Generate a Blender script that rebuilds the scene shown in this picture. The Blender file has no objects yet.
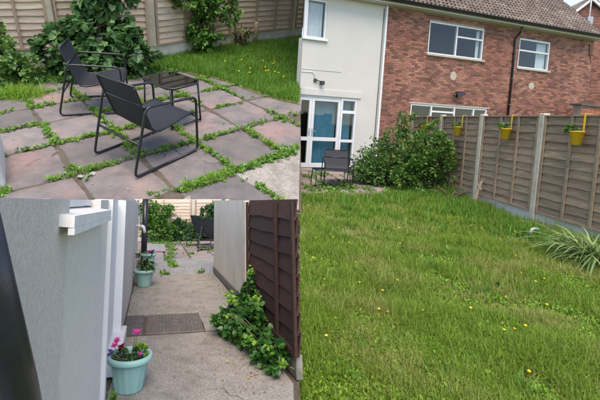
import bpy, math, random
import numpy as np
from mathutils import Matrix, Vector
R = math.radians
rnd = random.Random(7)
nr = np.random.default_rng(7)
scene = bpy.context.scene
COL = scene.collection

# ------------------------------------------------------------------ camera, sky, sun, exposure
cam_data = bpy.data.cameras.new('camera')
cam = bpy.data.objects.new('camera', cam_data)
COL.objects.link(cam)
cam_data.sensor_width = 36.0
cam_data.lens = 22.8
cam_data.shift_x = 0.1167
cam_data.shift_y = -0.0917
cam_data.clip_start = 0.02
cam_data.clip_end = 2000
cam.matrix_world = Matrix(((0.99875, -0.04994, 0.0, 0.0),
                           (0.00353, 0.07070, -0.99749, 0.0),
                           (0.04981, 0.99625, 0.07079, 1.59),
                           (0, 0, 0, 1)))
scene.camera = cam
SUN_EL, SUN_AZ = 62.0, 183.0          # azimuth clockwise from +Y: the sun is high and behind the viewer
world = bpy.data.worlds.new('World')
scene.world = world
world.use_nodes = True
wn = world.node_tree
sky = wn.nodes.new('ShaderNodeTexSky')
sky.sky_type = 'NISHITA'
sky.sun_disc = False
sky.sun_elevation = R(SUN_EL)
sky.sun_rotation = R(SUN_AZ)
sky.air_density = 1.0
sky.dust_density = 0.3
sky.ozone_density = 2.5
wn.nodes['Background'].inputs['Strength'].default_value = 0.15
wn.links.new(sky.outputs[0], wn.nodes['Background'].inputs['Color'])
sd = bpy.data.lights.new('sun', 'SUN')
sd.energy = 1.9
sd.angle = R(40)
sd.color = (1.0, 0.95, 0.88)
sun = bpy.data.objects.new('sun', sd)
COL.objects.link(sun)
az, el = R(SUN_AZ), R(SUN_EL)
sdir = Vector((math.sin(az) * math.cos(el), math.cos(az) * math.cos(el), math.sin(el)))
sun.rotation_euler = sdir.to_track_quat('Z', 'Y').to_euler()
scene.view_settings.view_transform = 'Standard'
scene.view_settings.look = 'None'
scene.view_settings.exposure = 1.42
scene.view_settings.gamma = 1.0
scene.view_settings.use_white_balance = True
scene.view_settings.white_balance_temperature = 7500
scene.view_settings.white_balance_tint = 15

# ------------------------------------------------------------------ the three plots of the property (metres inside each plot)
PATIO = Matrix(((2.29934, -0.02464, -0.04930, 0.08134),       # sloping patio bank, rising away
                (0.00390, 2.12493, -0.88015, 1.45224),
                (0.05497, 0.87981, 2.12436, -1.91520),
                (0, 0, 0, 1)))
PASSAGE = Matrix(((0.47082, -0.09039, -0.02370, 0.02962),     # narrow side passage, falling away
                  (0.09341, 0.45879, 0.10577, -0.13222),
                  (0.00273, -0.10836, 0.46760, 1.00550),
                  (0, 0, 0, 1)))
GARDEN = Matrix.Identity(4)                                    # the lawn and the houses
FACADE = Matrix.Translation((3.364, 12.554, 0)) @ Matrix.Rotation(R(18.03), 4, 'Z')
LOW = -0.95


def T(x, y, z=0.0, rz=0.0, s=1.0):
    return Matrix.Translation((x, y, z)) @ Matrix.Rotation(rz, 4, 'Z') @ Matrix.Scale(s, 4)


# ------------------------------------------------------------------ helpers
def link(o, parent=None, M=None):
    COL.objects.link(o)
    if parent is not None:
        o.parent = parent
    if M is not None:
        o.matrix_basis = M
    return o


def tag(o, label=None, cat=None, group=None, kind=None):
    if label: o['label'] = label
    if cat: o['category'] = cat
    if group: o['group'] = group
    if kind: o['kind'] = kind
    return o


def thing(name, label, cat, M, group=None):
    o = bpy.data.objects.new(name, None)
    o.empty_display_size = 0.1
    link(o, None, M)
    return tag(o, label, cat, group)


def copy_tree(o, parent=None, M=None, label=None):
    c = o.copy()
    COL.objects.link(c)
    c.parent = parent
    if M is not None:
        c.matrix_basis = M
    if label:
        c['label'] = label
    for ch in o.children:
        copy_tree(ch, c)
    return c


def np_mesh(name, V, F, mat, parent=None, M=None, smooth=False):
    """V (n,3), F (m,k) with one k for all faces"""
    V = np.asarray(V, dtype=np.float32)
    F = np.asarray(F, dtype=np.int32)
    me = bpy.data.meshes.new(name)
    k = F.shape[1]
    me.vertices.add(len(V)); me.vertices.foreach_set('co', V.ravel())
    me.loops.add(F.size); me.loops.foreach_set('vertex_index', F.ravel())
    me.polygons.add(len(F))
    me.polygons.foreach_set('loop_start', np.arange(0, F.size, k, dtype=np.int32))
    me.polygons.foreach_set('loop_total', np.full(len(F), k, dtype=np.int32))
    if smooth:
        me.polygons.foreach_set('use_smooth', np.ones(len(F), dtype=bool))
    me.update(calc_edges=True)
    me.validate()
    me.materials.append(mat)
    return link(bpy.data.objects.new(name, me), parent, M)


class MB:
    """collects shapes of ONE part"""
    def __init__(s): s.v = []; s.f = []; s.sm = []

    def add(s, v, f, smooth=False):
        b = len(s.v)
        s.v += [tuple(p) for p in v]
        for q in f:
            s.f.append(tuple(i + b for i in q)); s.sm.append(smooth)
        return s

    def box(s, x0, x1, y0, y1, z0, z1):
        v = [(x0, y0, z0), (x1, y0, z0), (x1, y1, z0), (x0, y1, z0), (x0, y0, z1), (x1, y0, z1), (x1, y1, z1), (x0, y1, z1)]
        return s.add(v, [(3, 2, 1, 0), (4, 5, 6, 7), (0, 1, 5, 4), (1, 2, 6, 5), (2, 3, 7, 6), (3, 0, 4, 7)])

    def bbox(s, x0, x1, y0, y1, z0, z1, b=.006):
        """box with chamfered edges"""
        v = []; idx = {}
        xs = (x0, x0 + b, x1 - b, x1); ys = (y0, y0 + b, y1 - b, y1); zs = (z0, z0 + b, z1 - b, z1)
        def p(i, j, k):
            key = (i, j, k)
            if key not in idx:
                idx[key] = len(v); v.append((xs[i], ys[j], zs[k]))
            return idx[key]
        f = []
        for k, o in ((0, -1), (3, 1)):
            q = [p(1, 1, k), p(2, 1, k), p(2, 2, k), p(1, 2, k)]; f.append(q if o > 0 else q[::-1])
            q = [p(k, 1, 1), p(k, 2, 1), p(k, 2, 2), p(k, 1, 2)]; f.append(q if o > 0 else q[::-1])
            q = [p(1, k, 1), p(1, k, 2), p(2, k, 2), p(2, k, 1)]; f.append(q if o > 0 else q[::-1])
        for a, a1 in ((0, 1), (3, 2)):
            for c, c1 in ((0, 1), (3, 2)):
                f.append([p(a, c1, 1), p(a, c1, 2), p(a1, c, 2), p(a1, c, 1)])
                f.append([p(a, 1, c1), p(a, 2, c1), p(a1, 2, c), p(a1, 1, c)])
                f.append([p(1, a, c1), p(2, a, c1), p(2, a1, c), p(1, a1, c)])
                for e, e1 in ((0, 1), (3, 2)):
                    f.append([p(a, c1, e1), p(a1, c, e1), p(a1, c1, e)])
        return s.add(v, f)

    def prism(s, poly, z0, z1, bottom=True):
        n = len(poly)
        v = [(p[0], p[1], z0) for p in poly] + [(p[0], p[1], z1) for p in poly]
        f = [tuple(range(n, 2 * n))] + [(i, (i + 1) % n, n + (i + 1) % n, n + i) for i in range(n)]
        if bottom: f.append(tuple(range(n - 1, -1, -1)))
        return s.add(v, f)

    def tube(s, pts, r, n=8, closed=False, cap=True):
        pts = [Vector(p) for p in pts]
        rs = r if isinstance(r, (list, tuple)) else [r] * len(pts)
        m = len(pts)
        rings = []
        up = None
        for i, p in enumerate(pts):
            a = pts[i - 1] if (i > 0 or closed) else p
            b = pts[(i + 1) % m] if (i < m - 1 or closed) else p
            t = (b - a).normalized()
            if up is None:
                up = Vector((0, 0, 1)) if abs(t.z) < .9 else Vector((1, 0, 0))
            x = t.cross(up)
            if x.length < 1e-5: x = t.orthogonal()
            x.normalize(); y = x.cross(t).normalized(); up = y
            rings.append([p + (x * math.cos(2 * math.pi * k / n) + y * math.sin(2 * math.pi * k / n)) * rs[i] for k in range(n)])
        v = [q for rg in rings for q in rg]
        f = []
        for i in range(m if closed else m - 1):
            j = (i + 1) % m
            for k in range(n):
                f.append((i * n + k, i * n + (k + 1) % n, j * n + (k + 1) % n, j * n + k))
        if cap and not closed:
            f.append(tuple(range(n - 1, -1, -1))); f.append(tuple((m - 1) * n + k for k in range(n)))
        return s.add(v, f, True)

    def lathe(s, prof, n=28, c=(0, 0, 0)):
        v = []; f = []
        for (r, z) in prof:
            for k in range(n):
                a = 2 * math.pi * k / n
                rr = r(a) if callable(r) else r
                v.append((c[0] + rr * math.cos(a), c[1] + rr * math.sin(a), c[2] + z))
        for i in range(len(prof) - 1):
            for k in range(n):
                f.append((i * n + k, i * n + (k + 1) % n, (i + 1) * n + (k + 1) % n, (i + 1) * n + k))
        return s.add(v, f, True)

    def build(s, name, mat, parent=None, M=None):
        me = bpy.data.meshes.new(name)
        me.from_pydata(s.v, [], s.f)
        me.polygons.foreach_set('use_smooth', s.sm)
        me.materials.append(mat)
        me.update()
        return link(bpy.data.objects.new(name, me), parent, M)


def fillet(pts, r, seg=5):
    """round the corners of a 3-D polyline"""
    pts = [Vector(p) for p in pts]
    out = [pts[0]]
    for i in range(1, len(pts) - 1):
        a, p, b = pts[i - 1], pts[i], pts[i + 1]
        d1 = (a - p); d2 = (b - p)
        q = min(r, d1.length * .45, d2.length * .45)
        p1 = p + d1.normalized() * q; p2 = p + d2.normalized() * q
        for k in range(seg + 1):
            t = k / seg
            out.append(p1 * (1 - t) ** 2 + p * 2 * t * (1 - t) + p2 * t * t)
    out.append(pts[-1])
    return out


# ------------------------------------------------------------------ materials
def new_mat(name):
    m = bpy.data.materials.new(name); m.use_nodes = True
    nt = m.node_tree
    return m, nt, nt.nodes['Principled BSDF']


def mat(name, c1, c2=None, rough=.75, scale=6, detail=6, bump=.15, bscale=60, bdist=.01, rand=0.0, island=False, spec=.4,
        ramp=(.35, .65), speck=None, c3=None, s3=1.5, r3=(.5, .7), metallic=0, stretch=None, dirt=None, crack=None):
    """c1/c2 mixed by noise, c3 laid over in large stains, per object or per island value change, fine bump"""
    m, nt, b = new_mat(name)
    N = nt.nodes; L = nt.links
    tc = N.new('ShaderNodeTexCoord')
    oi = N.new('ShaderNodeObjectInfo')
    add = N.new('ShaderNodeVectorMath'); add.operation = 'MULTIPLY_ADD'
    comb = N.new('ShaderNodeCombineXYZ')
    for i in range(3): L.new(oi.outputs['Random'], comb.inputs[i])
    L.new(comb.outputs[0], add.inputs[0]); add.inputs[1].default_value = (37, 53, 71)
    vec = tc.outputs['Object']
    if stretch:
        mp = N.new('ShaderNodeMapping'); mp.inputs['Scale'].default_value = stretch
        L.new(vec, mp.inputs[0]); vec = mp.outputs[0]
    L.new(vec, add.inputs[2]); vec = add.outputs[0]

    def noise(sc, det=6, ro=.6):
        n = N.new('ShaderNodeTexNoise'); n.inputs['Scale'].default_value = sc
        n.inputs['Detail'].default_value = det; n.inputs['Roughness'].default_value = ro
        L.new(vec, n.inputs['Vector']); return n.outputs['Fac']

    def mr(sock, a, c):
        r = N.new('ShaderNodeMapRange'); r.inputs['From Min'].default_value = a; r.inputs['From Max'].default_value = c
        L.new(sock, r.inputs['Value']); return r.outputs[0]

    def mix(f, a, c, blend='MIX'):
        x = N.new('ShaderNodeMix'); x.data_type = 'RGBA'; x.blend_type = blend
        L.new(f, x.inputs['Factor']) if not isinstance(f, float) else x.inputs['Factor'].__setattr__('default_value', f)
        for s_, q in ((6, a), (7, c)):
            if isinstance(q, tuple): x.inputs[s_].default_value = (*q, 1)
            else: L.new(q, x.inputs[s_])
        return x.outputs[2]
    c2 = c2 or tuple(x * .75 for x in c1)
    col = mix(mr(noise(scale, detail), *ramp), c1, c2)
    if c3:
        col = mix(mr(noise(s3, 5, .65), *r3), col, c3)
    if speck:
        v = N.new('ShaderNodeTexVoronoi'); v.inputs['Scale'].default_value = speck[0]; L.new(vec, v.inputs['Vector'])
        sep = N.new('ShaderNodeSeparateColor'); L.new(v.outputs['Color'], sep.inputs[0])
        col = mix(mr(sep.outputs[0], .55, 1.0), col, speck[1])
        col = mix(mr(sep.outputs[1], .7, 1.0), col, speck[2])
    if dirt:      # (scale, lo, hi, colour): grime in ragged blotches
        col = mix(mr(noise(dirt[0], 8, .72), dirt[1], dirt[2]), col, dirt[3])
    if crack:     # (scale, width, colour): hairline cracks, broken up
        v = N.new('ShaderNodeTexVoronoi'); v.feature = 'DISTANCE_TO_EDGE'; v.inputs['Scale'].default_value = crack[0]
        nz = N.new('ShaderNodeTexNoise'); nz.inputs['Scale'].default_value = 5; nz.inputs['Detail'].default_value = 6; L.new(vec, nz.inputs['Vector'])
        ma = N.new('ShaderNodeVectorMath'); ma.operation = 'MULTIPLY_ADD'; L.new(nz.outputs['Color'], ma.inputs[0]); ma.inputs[1].default_value = (.35, .35, .35); L.new(vec, ma.inputs[2])
        L.new(ma.outputs[0], v.inputs['Vector'])
        r = N.new('ShaderNodeMapRange'); r.inputs['From Min'].default_value = crack[1]; r.inputs['From Max'].default_value = crack[1] * .3
        L.new(v.outputs['Distance'], r.inputs['Value'])
        ml = N.new('ShaderNodeMath'); ml.operation = 'MULTIPLY'; L.new(r.outputs[0], ml.inputs[0]); L.new(mr(noise(1.1, 3), .52, .6), ml.inputs[1])
        col = mix(ml.outputs[0], col, crack[2])
    if rand:
        hs = N.new('ShaderNodeHueSaturation')
        if island:
            g = N.new('ShaderNodeNewGeometry'); rs = g.outputs['Random Per Island']
        else:
            rs = oi.outputs['Random']
        r = N.new('ShaderNodeMapRange'); r.inputs['To Min'].default_value = 1 - rand; r.inputs['To Max'].default_value = 1 + rand
        L.new(rs, r.inputs['Value']); L.new(r.outputs[0], hs.inputs['Value'])
        w = N.new('ShaderNodeMath'); w.operation = 'MULTIPLY'; w.inputs[1].default_value = 7.31; L.new(rs, w.inputs[0])
        w2 = N.new('ShaderNodeMath'); w2.operation = 'FRACT'; L.new(w.outputs[0], w2.inputs[0])
        r2 = N.new('ShaderNodeMapRange'); r2.inputs['To Min'].default_value = .5 - rand * .018; r2.inputs['To Max'].default_value = .5 + rand * .018
        L.new(w2.outputs[0], r2.inputs['Value']); L.new(r2.outputs[0], hs.inputs['Hue'])
        L.new(col, hs.inputs['Color']); col = hs.outputs['Color']
    L.new(col, b.inputs['Base Color'])
    b.inputs['Roughness'].default_value = rough
    b.inputs['Specular IOR Level'].default_value = spec
    b.inputs['Metallic'].default_value = metallic
    if bump:
        bn = N.new('ShaderNodeBump'); bn.inputs['Strength'].default_value = bump; bn.inputs['Distance'].default_value = bdist
        L.new(noise(bscale, 5, .7), bn.inputs['Height']); L.new(bn.outputs[0], b.inputs['Normal'])
    return m


def leaf_mat(name, c1, c2, rand=.35, trans=.3, rough=.5, patch=None, pscale=.8, pr=(.45, .65)):
    m, nt, b = new_mat(name)
    N = nt.nodes; L = nt.links
    g = N.new('ShaderNodeNewGeometry')
    x = N.new('ShaderNodeMix'); x.data_type = 'RGBA'
    L.new(g.outputs['Random Per Island'], x.inputs['Factor'])
    x.inputs[6].default_value = (*c1, 1); x.inputs[7].default_value = (*c2, 1)
    col = x.outputs[2]
    if patch:
        tc = N.new('ShaderNodeTexCoord'); n = N.new('ShaderNodeTexNoise'); n.inputs['Scale'].default_value = pscale; n.inputs['Detail'].default_value = 5
        L.new(tc.outputs['Object'], n.inputs['Vector'])
        r = N.new('ShaderNodeMapRange'); r.inputs['From Min'].default_value = pr[0]; r.inputs['From Max'].default_value = pr[1]
        L.new(n.outputs['Fac'], r.inputs['Value'])
        y = N.new('ShaderNodeMix'); y.data_type = 'RGBA'; L.new(r.outputs[0], y.inputs['Factor'])
        L.new(col, y.inputs[6]); y.inputs[7].default_value = (*patch, 1); col = y.outputs[2]
    hs = N.new('ShaderNodeHueSaturation')
    w = N.new('ShaderNodeMath'); w.operation = 'MULTIPLY'; w.inputs[1].default_value = 13.7; L.new(g.outputs['Random Per Island'], w.inputs[0])
    w2 = N.new('ShaderNodeMath'); w2.operation = 'FRACT'; L.new(w.outputs[0], w2.inputs[0])
    r = N.new('ShaderNodeMapRange'); r.inputs['To Min'].default_value = 1 - rand; r.inputs['To Max'].default_value = 1 + rand
    L.new(w2.outputs[0], r.inputs['Value']); L.new(r.outputs[0], hs.inputs['Value']); L.new(col, hs.inputs['Color'])
    L.new(hs.outputs[0], b.inputs['Base Color'])
    b.inputs['Roughness'].default_value = rough; b.inputs['Specular IOR Level'].default_value = .35
    t = N.new('ShaderNodeBsdfTranslucent'); L.new(hs.outputs[0], t.inputs['Color'])
    ms = N.new('ShaderNodeMixShader'); ms.inputs[0].default_value = trans
    L.new(b.outputs[0], ms.inputs[1]); L.new(t.outputs[0], ms.inputs[2])
    L.new(ms.outputs[0], N['Material Output'].inputs['Surface'])
    return m


def glass_mat(name, tint=(.85, .88, .88), gloss=.045):
    m, nt, b = new_mat(name)
    N = nt.nodes; L = nt.links
    t = N.new('ShaderNodeBsdfTransparent'); t.inputs[0].default_value = (*tint, 1)
    g = N.new('ShaderNodeBsdfGlossy'); g.inputs['Roughness'].default_value = .03; g.inputs['Color'].default_value = (.8, .82, .84, 1)
    lw = N.new('ShaderNodeFresnel'); lw.inputs['IOR'].default_value = 1.5
    ad = N.new('ShaderNodeMath'); ad.operation = 'ADD'; ad.inputs[1].default_value = gloss - .04; L.new(lw.outputs[0], ad.inputs[0])
    ge = N.new('ShaderNodeNewGeometry'); inv = N.new('ShaderNodeMath'); inv.operation = 'SUBTRACT'; inv.inputs[0].default_value = 1; L.new(ge.outputs['Backfacing'], inv.inputs[1])
    mu = N.new('ShaderNodeMath'); mu.operation = 'MULTIPLY'; L.new(ad.outputs[0], mu.inputs[0]); L.new(inv.outputs[0], mu.inputs[1])   # no total reflection inside the thin pane
    ms = N.new('ShaderNodeMixShader'); L.new(mu.outputs[0], ms.inputs[0]); L.new(t.outputs[0], ms.inputs[1]); L.new(g.outputs[0], ms.inputs[2])
    L.new(ms.outputs[0], N['Material Output'].inputs['Surface'])
    return m


SOIL = mat('soil', (.07, .055, .04), (.11, .085, .06), .95, 9, bump=.6, bscale=30)
MEADOW = mat('rough_grass_ground', (.07, .11, .025), (.10, .12, .04), .95, 3, bump=.4, bscale=30)
LAWN = mat('lawn_soil', (.12, .14, .035), (.19, .17, .08), .95, 4, bump=.5, bscale=40, c3=(.22, .19, .10), s3=1.3, r3=(.55, .75))
SLAB = mat('mauve_paving', (.172, .148, .136), (.118, .106, .100), .85, 5, bump=.35, bscale=45, c3=(.265, .168, .142), s3=1.3, r3=(.50, .72), rand=.2, dirt=(3.5, .52, .82, (.08, .072, .07)), crack=(1.4, .010, (.05, .045, .045)))
SLABC = mat('grey_pink_paving', (.26, .21, .19), (.2, .17, .16), .85, 5, bump=.3, bscale=45, c3=(.33, .22, .19), s3=2, rand=.2)
CONC = mat('weathered_concrete', (.30, .27, .23), (.235, .21, .178), .9, 9, bump=.4, bscale=140, speck=(120, (.36, .33, .285), (.18, .16, .137)), c3=(.175, .16, .132), s3=1.2, r3=(.42, .75), dirt=(5, .5, .8, (.12, .11, .09)), crack=(.8, .006, (.07, .062, .05)))
POSTC = mat('concrete_post', (.50, .44, .34), (.40, .35, .27), .9, 9, bump=.3, bscale=90, c3=(.27, .27, .20), s3=3, r3=(.55, .8), rand=.1)
GRAVB = mat('concrete_gravel_board', (.60, .57, .51), (.48, .46, .41), .9, 6, bump=.2, bscale=80, c3=(.3, .32, .27), s3=3, r3=(.55, .8))
BOARD_A = mat('pale_larch_board', (.60, .46, .355), (.46, .35, .27), .85, 7, bump=.3, bscale=30, rand=.14, stretch=(1, 1, 9), c3=(.38, .31, .25), s3=1.6, r3=(.55, .8))
BATTEN_A = mat('brown_batten', (.40, .29, .21), (.32, .23, .17), .85, 9, rand=.1)
BOARD_C = mat('weathered_board', (.285, .20, .13), (.205, .145, .095), .85, 7, bump=.3, bscale=30, rand=.16, stretch=(1, 1, 8), c3=(.40, .31, .215), s3=3.5, r3=(.52, .72), dirt=(2.2, .5, .75, (.12, .085, .058)))
BATTEN_C = mat('weathered_batten', (.31, .23, .155), (.21, .15, .10), .85, 9, rand=.1)
BOARD_B = mat('dark_stained_board', (.060, .024, .016), (.034, .015, .011), .8, 7, bump=.35, bscale=30, rand=.2, stretch=(1, 1, 8))
BLACK = mat('black_powder_coat', (.012, .013, .015), (.018, .019, .021), .32, 30, bump=.03, spec=.5)
SLING = mat('charcoal_sling_fabric', (.012, .0135, .018), (.017, .019, .024), .65, 60, bump=.3, bscale=500, bdist=.001)
SMOKE = glass_mat('smoked_glass', (.16, .17, .17), .10)
PIPE = mat('black_plastic_pipe', (.010, .011, .016), (.018, .02, .026), .3, 14, bump=.06, bscale=25)
WHITE = mat('white_upvc', (.60, .60, .595), (.565, .565, .555), .4, 3, bump=.0)
OLDWHITE = mat('old_white_paint', (.62, .61, .59), (.52, .51, .49), .6, 12, bump=.1, c3=(.38, .36, .33), s3=4, r3=(.62, .85))
RENDER = mat('cream_render', (.49, .47, .425), (.465, .445, .40), .85, 1.2, bump=.12, bscale=60, c3=(.44, .42, .37), s3=.5, r3=(.52, .8))
ROUGHCAST = mat('grey_white_roughcast', (.62, .575, .515), (.50, .465, .42), .92, 60, bump=.8, bscale=120, bdist=.006, c3=(.50, .46, .41), s3=1.8, r3=(.5, .8))
SMOOTHCAST = mat('smooth_grey_render', (.60, .555, .50), (.51, .475, .43), .9, 50, bump=.6, bscale=120, bdist=.005, c3=(.48, .45, .41), s3=2.5, r3=(.5, .85), stretch=(1, 1, .5))
GARAGE = mat('stained_cream_wall', (.54, .495, .415), (.475, .43, .36), .9, 4, bump=.2, bscale=80, c3=(.36, .34, .27), s3=1.6, r3=(.52, .78), stretch=(1, 1, .35), dirt=(7, .55, .85, (.33, .31, .24)))
BRICKM = mat('red_brick', (.235, .088, .056), (.165, .066, .046), .9, 14, bump=.3, bscale=60, rand=.48, island=True, c3=(.29, .13, .088), s3=.9, r3=(.45, .7))
BRICKO = mat('orange_brick', (.38, .14, .075), (.30, .10, .06), .9, 14, bump=.3, bscale=60, rand=.25, island=True)
MORTAR = mat('grey_mortar', (.33, .285, .24), (.25, .215, .18), .95, 20, bump=.3, bscale=90)
TILE = mat('brown_roof_tile', (.175, .13, .105), (.12, .09, .075), .9, 10, bump=.3, bscale=60, rand=.28, island=True, c3=(.25, .21, .17), s3=1.2, r3=(.5, .75))
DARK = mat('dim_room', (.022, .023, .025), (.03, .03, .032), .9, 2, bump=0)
CURTB = mat('blue_curtain', (.07, .25, .34), (.05, .19, .27), .9, 5, bump=0)
CURTW = mat('white_net_curtain', (.72, .74, .74), (.6, .62, .63), .9, 9, bump=0)
GLASS = glass_mat('window_glass')
STONE = mat('stone_sill', (.40, .36, .29), (.33, .30, .24), .9, 12)
MINT = mat('mint_plastic', (.245, .425, .385), (.22, .40, .36), .45, 5, bump=.04, c3=(.32, .46, .40), s3=6, r3=(.55, .8))
YELLOW = mat('yellow_planter_plastic', (.82, .49, .035), (.76, .44, .03), .45, 6, bump=.02)
IRON = mat('cast_iron_cover', (.105, .095, .088), (.16, .145, .13), .6, 12, bump=.2, bscale=120, metallic=.2, c3=(.15, .10, .075), s3=8, r3=(.5, .7))
SLATE = mat('dark_patch_slab', (.075, .066, .062), (.11, .10, .09), .85, 12, bump=.3, bscale=120)
WOOD = mat('pale_wood', (.46, .34, .22), (.36, .26, .17), .8, 8, stretch=(1, 1, .2))
BARK = mat('brown_bark', (.13, .09, .06), (.08, .06, .04), .9, 14, bump=.5, bscale=40)
STEMG = mat('green_stem', (.11, .16, .05), (.09, .12, .04), .7, 14)
GREYP = mat('grey_plastic', (.33, .36, .38), (.28, .31, .33), .4, 9)
GREENP = mat('green_plastic', (.01, .32, .18), (.01, .28, .16), .4, 9)
COMPOST = mat('potting_compost', (.035, .026, .02), (.06, .045, .035), .95, 30, bump=.8, bscale=60)
GRASSL = leaf_mat('lawn_grass_blade', (.145, .265, .026), (.255, .37, .05), .32, .48, .5, (.32, .35, .09), 1.3, (.5, .64))
GRASSD = leaf_mat('long_grass_blade', (.085, .215, .022), (.16, .315, .04), .3, .42, .5)
STRAW = leaf_mat('straw_blade', (.34, .28, .13), (.26, .22, .09), .3, .3, .7)
WEED = leaf_mat('joint_weed_leaf', (.075, .19, .025), (.17, .32, .05), .35, .3)
WEEDY = leaf_mat('lime_weed_leaf', (.16, .31, .03), (.25, .41, .05), .3, .35)
CURRANT = leaf_mat('currant_leaf', (.05, .13, .045), (.115, .235, .075), .45, .38, .45)
LIGHTLEAF = leaf_mat('light_cut_leaf', (.08, .19, .04), (.15, .28, .06), .35, .3)
BUSHLEAF = leaf_mat('mid_green_leaf', (.07, .18, .03), (.14, .29, .055), .4, .38)
HEDGE = leaf_mat('fresh_shrub_leaf', (.06, .145, .025), (.15, .275, .055), .45, .35)
HEDGED = leaf_mat('dark_shrub_leaf', (.05, .13, .03), (.115, .235, .05), .45, .35)
IVYD = leaf_mat('dark_ivy_leaf', (.018, .075, .018), (.06, .17, .03), .4, .2, .35)
IVYL = leaf_mat('young_ivy_leaf', (.14, .29, .03), (.2, .36, .06), .3, .35, .4)
STRAPL = leaf_mat('strap_leaf', (.12, .22, .06), (.26, .34, .13), .3, .3, .4)
POTLEAF = leaf_mat('pot_plant_leaf', (.035, .09, .025), (.09, .17, .05), .4, .2)
PINK = leaf_mat('pink_petal', (.75, .06, .32), (.80, .16, .45), .12, .3)
DEEPRED = leaf_mat('crimson_petal', (.22, .012, .03), (.3, .02, .05), .2, .2)
VIOLET = leaf_mat('violet_petal', (.16, .08, .36), (.26, .14, .46), .2, .3)
DANDY = leaf_mat('dandelion_petal', (.80, .56, .02), (.85, .62, .05), .1, .2)
LITTER = leaf_mat('fallen_leaf', (.35, .27, .09), (.22, .13, .06), .4, .1, .8)
PALELEAF = leaf_mat('pale_dry_leaf', (.27, .30, .24), (.33, .34, .28), .2, .2, .7)

# ------------------------------------------------------------------ foliage generators
LEAF = {
    # V (n,3) length along +x, fold in z; F triangles
    'oval': (np.array([(0, 0, 0), (.35, .27, .07), (.35, -.27, .07), (.75, .2, .03), (.75, -.2, .03), (1, 0, -.05), (.5, 0, -.02)]),
             np.array([(0, 6, 1), (0, 2, 6), (1, 6, 3), (2, 4, 6), (3, 6, 5), (4, 5, 6)])),
    'small': (np.array([(0, 0, 0), (.5, .26, .06), (1, 0, -.04), (.5, -.26, .06)]), np.array([(0, 2, 1), (0, 3, 2)])),
    'lobed': (np.array([(0, 0, 0), (-.05, .30, .04), (.16, .46, .06), (.40, .40, .02), (.60, .46, .05), (.76, .28, .01), (1.0, 0, -.14), (.76, -.28, .01), (.60, -.46, .05), (.40, -.40, .02), (.16, -.46, .06), (-.05, -.30, .04), (.42, 0, -.07)]),
              np.array([(12, (k + 1) % 12, k) for k in range(12)])),
    'cut': (np.array([(0, 0, 0), (.3, .05, .02), (.25, .4, .05), (.5, .1, .0), (.6, .38, .04), (1, 0, -.1), (.6, -.38, .04), (.5, -.1, 0), (.25, -.4, .05), (.3, -.05, .02)]),
            np.array([(0, 3, 1), (1, 3, 2), (3, 5, 4), (3, 7, 5), (5, 7, 6), (7, 9, 8), (0, 7, 3), (0, 9, 7)])),
}


def scatter_leaves(P, D, size, kind='oval', droop=.3, jit=.6):
    """P (n,3) bases, D (n,3) directions; returns V,F"""
    tv, tf = LEAF[kind]
    n = len(P)
    D = D + nr.normal(0, jit, (n, 3)); D[:, 2] -= droop
    D /= np.linalg.norm(D, axis=1)[:, None] + 1e-9
    up = np.tile([0., 0., 1.], (n, 1)) + nr.normal(0, .45, (n, 3))
    S = np.cross(up, D); S /= np.linalg.norm(S, axis=1)[:, None] + 1e-9
    U = np.cross(D, S)
    sz = (size * nr.uniform(.6, 1.25, n))[:, None, None]
    V = P[:, None, :] + sz * (tv[None, :, 0:1] * D[:, None, :] + tv[None, :, 1:2] * S[:, None, :] + tv[None, :, 2:3] * U[:, None, :])
    F = tf[None] + (np.arange(n) * len(tv))[:, None, None]
    return V.reshape(-1, 3), F.reshape(-1, 3)


def blob_points(blobs, n, shell=.45):
    """points in a union of ellipsoids (cx,cy,cz,rx,ry,rz), mostly near the outside, clumped; with outward directions"""
    vol = np.array([b[3] * b[4] * b[5] for b in blobs]) ** .7; vol /= vol.sum()
    P = []; D = []
    for b, w in zip(blobs, vol):
        m = max(4, int(n * w))
        nc = max(5, m // 22)
        d = nr.normal(0, 1, (nc, 3)); d /= np.linalg.norm(d, axis=1)[:, None]
        r = (shell + (1 - shell) * nr.random(nc) ** .6)[:, None]
        cc = d * r
        i = nr.integers(0, nc, m)
        q = cc[i] + nr.normal(0, .13, (m, 3))
        P.append(np.array(b[:3]) + q * np.array(b[3:6])); D.append(d[i])
    P = np.concatenate(P); D = np.concatenate(D)
    k = P[:, 2] > .005
    return P[k], D[k]


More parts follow.
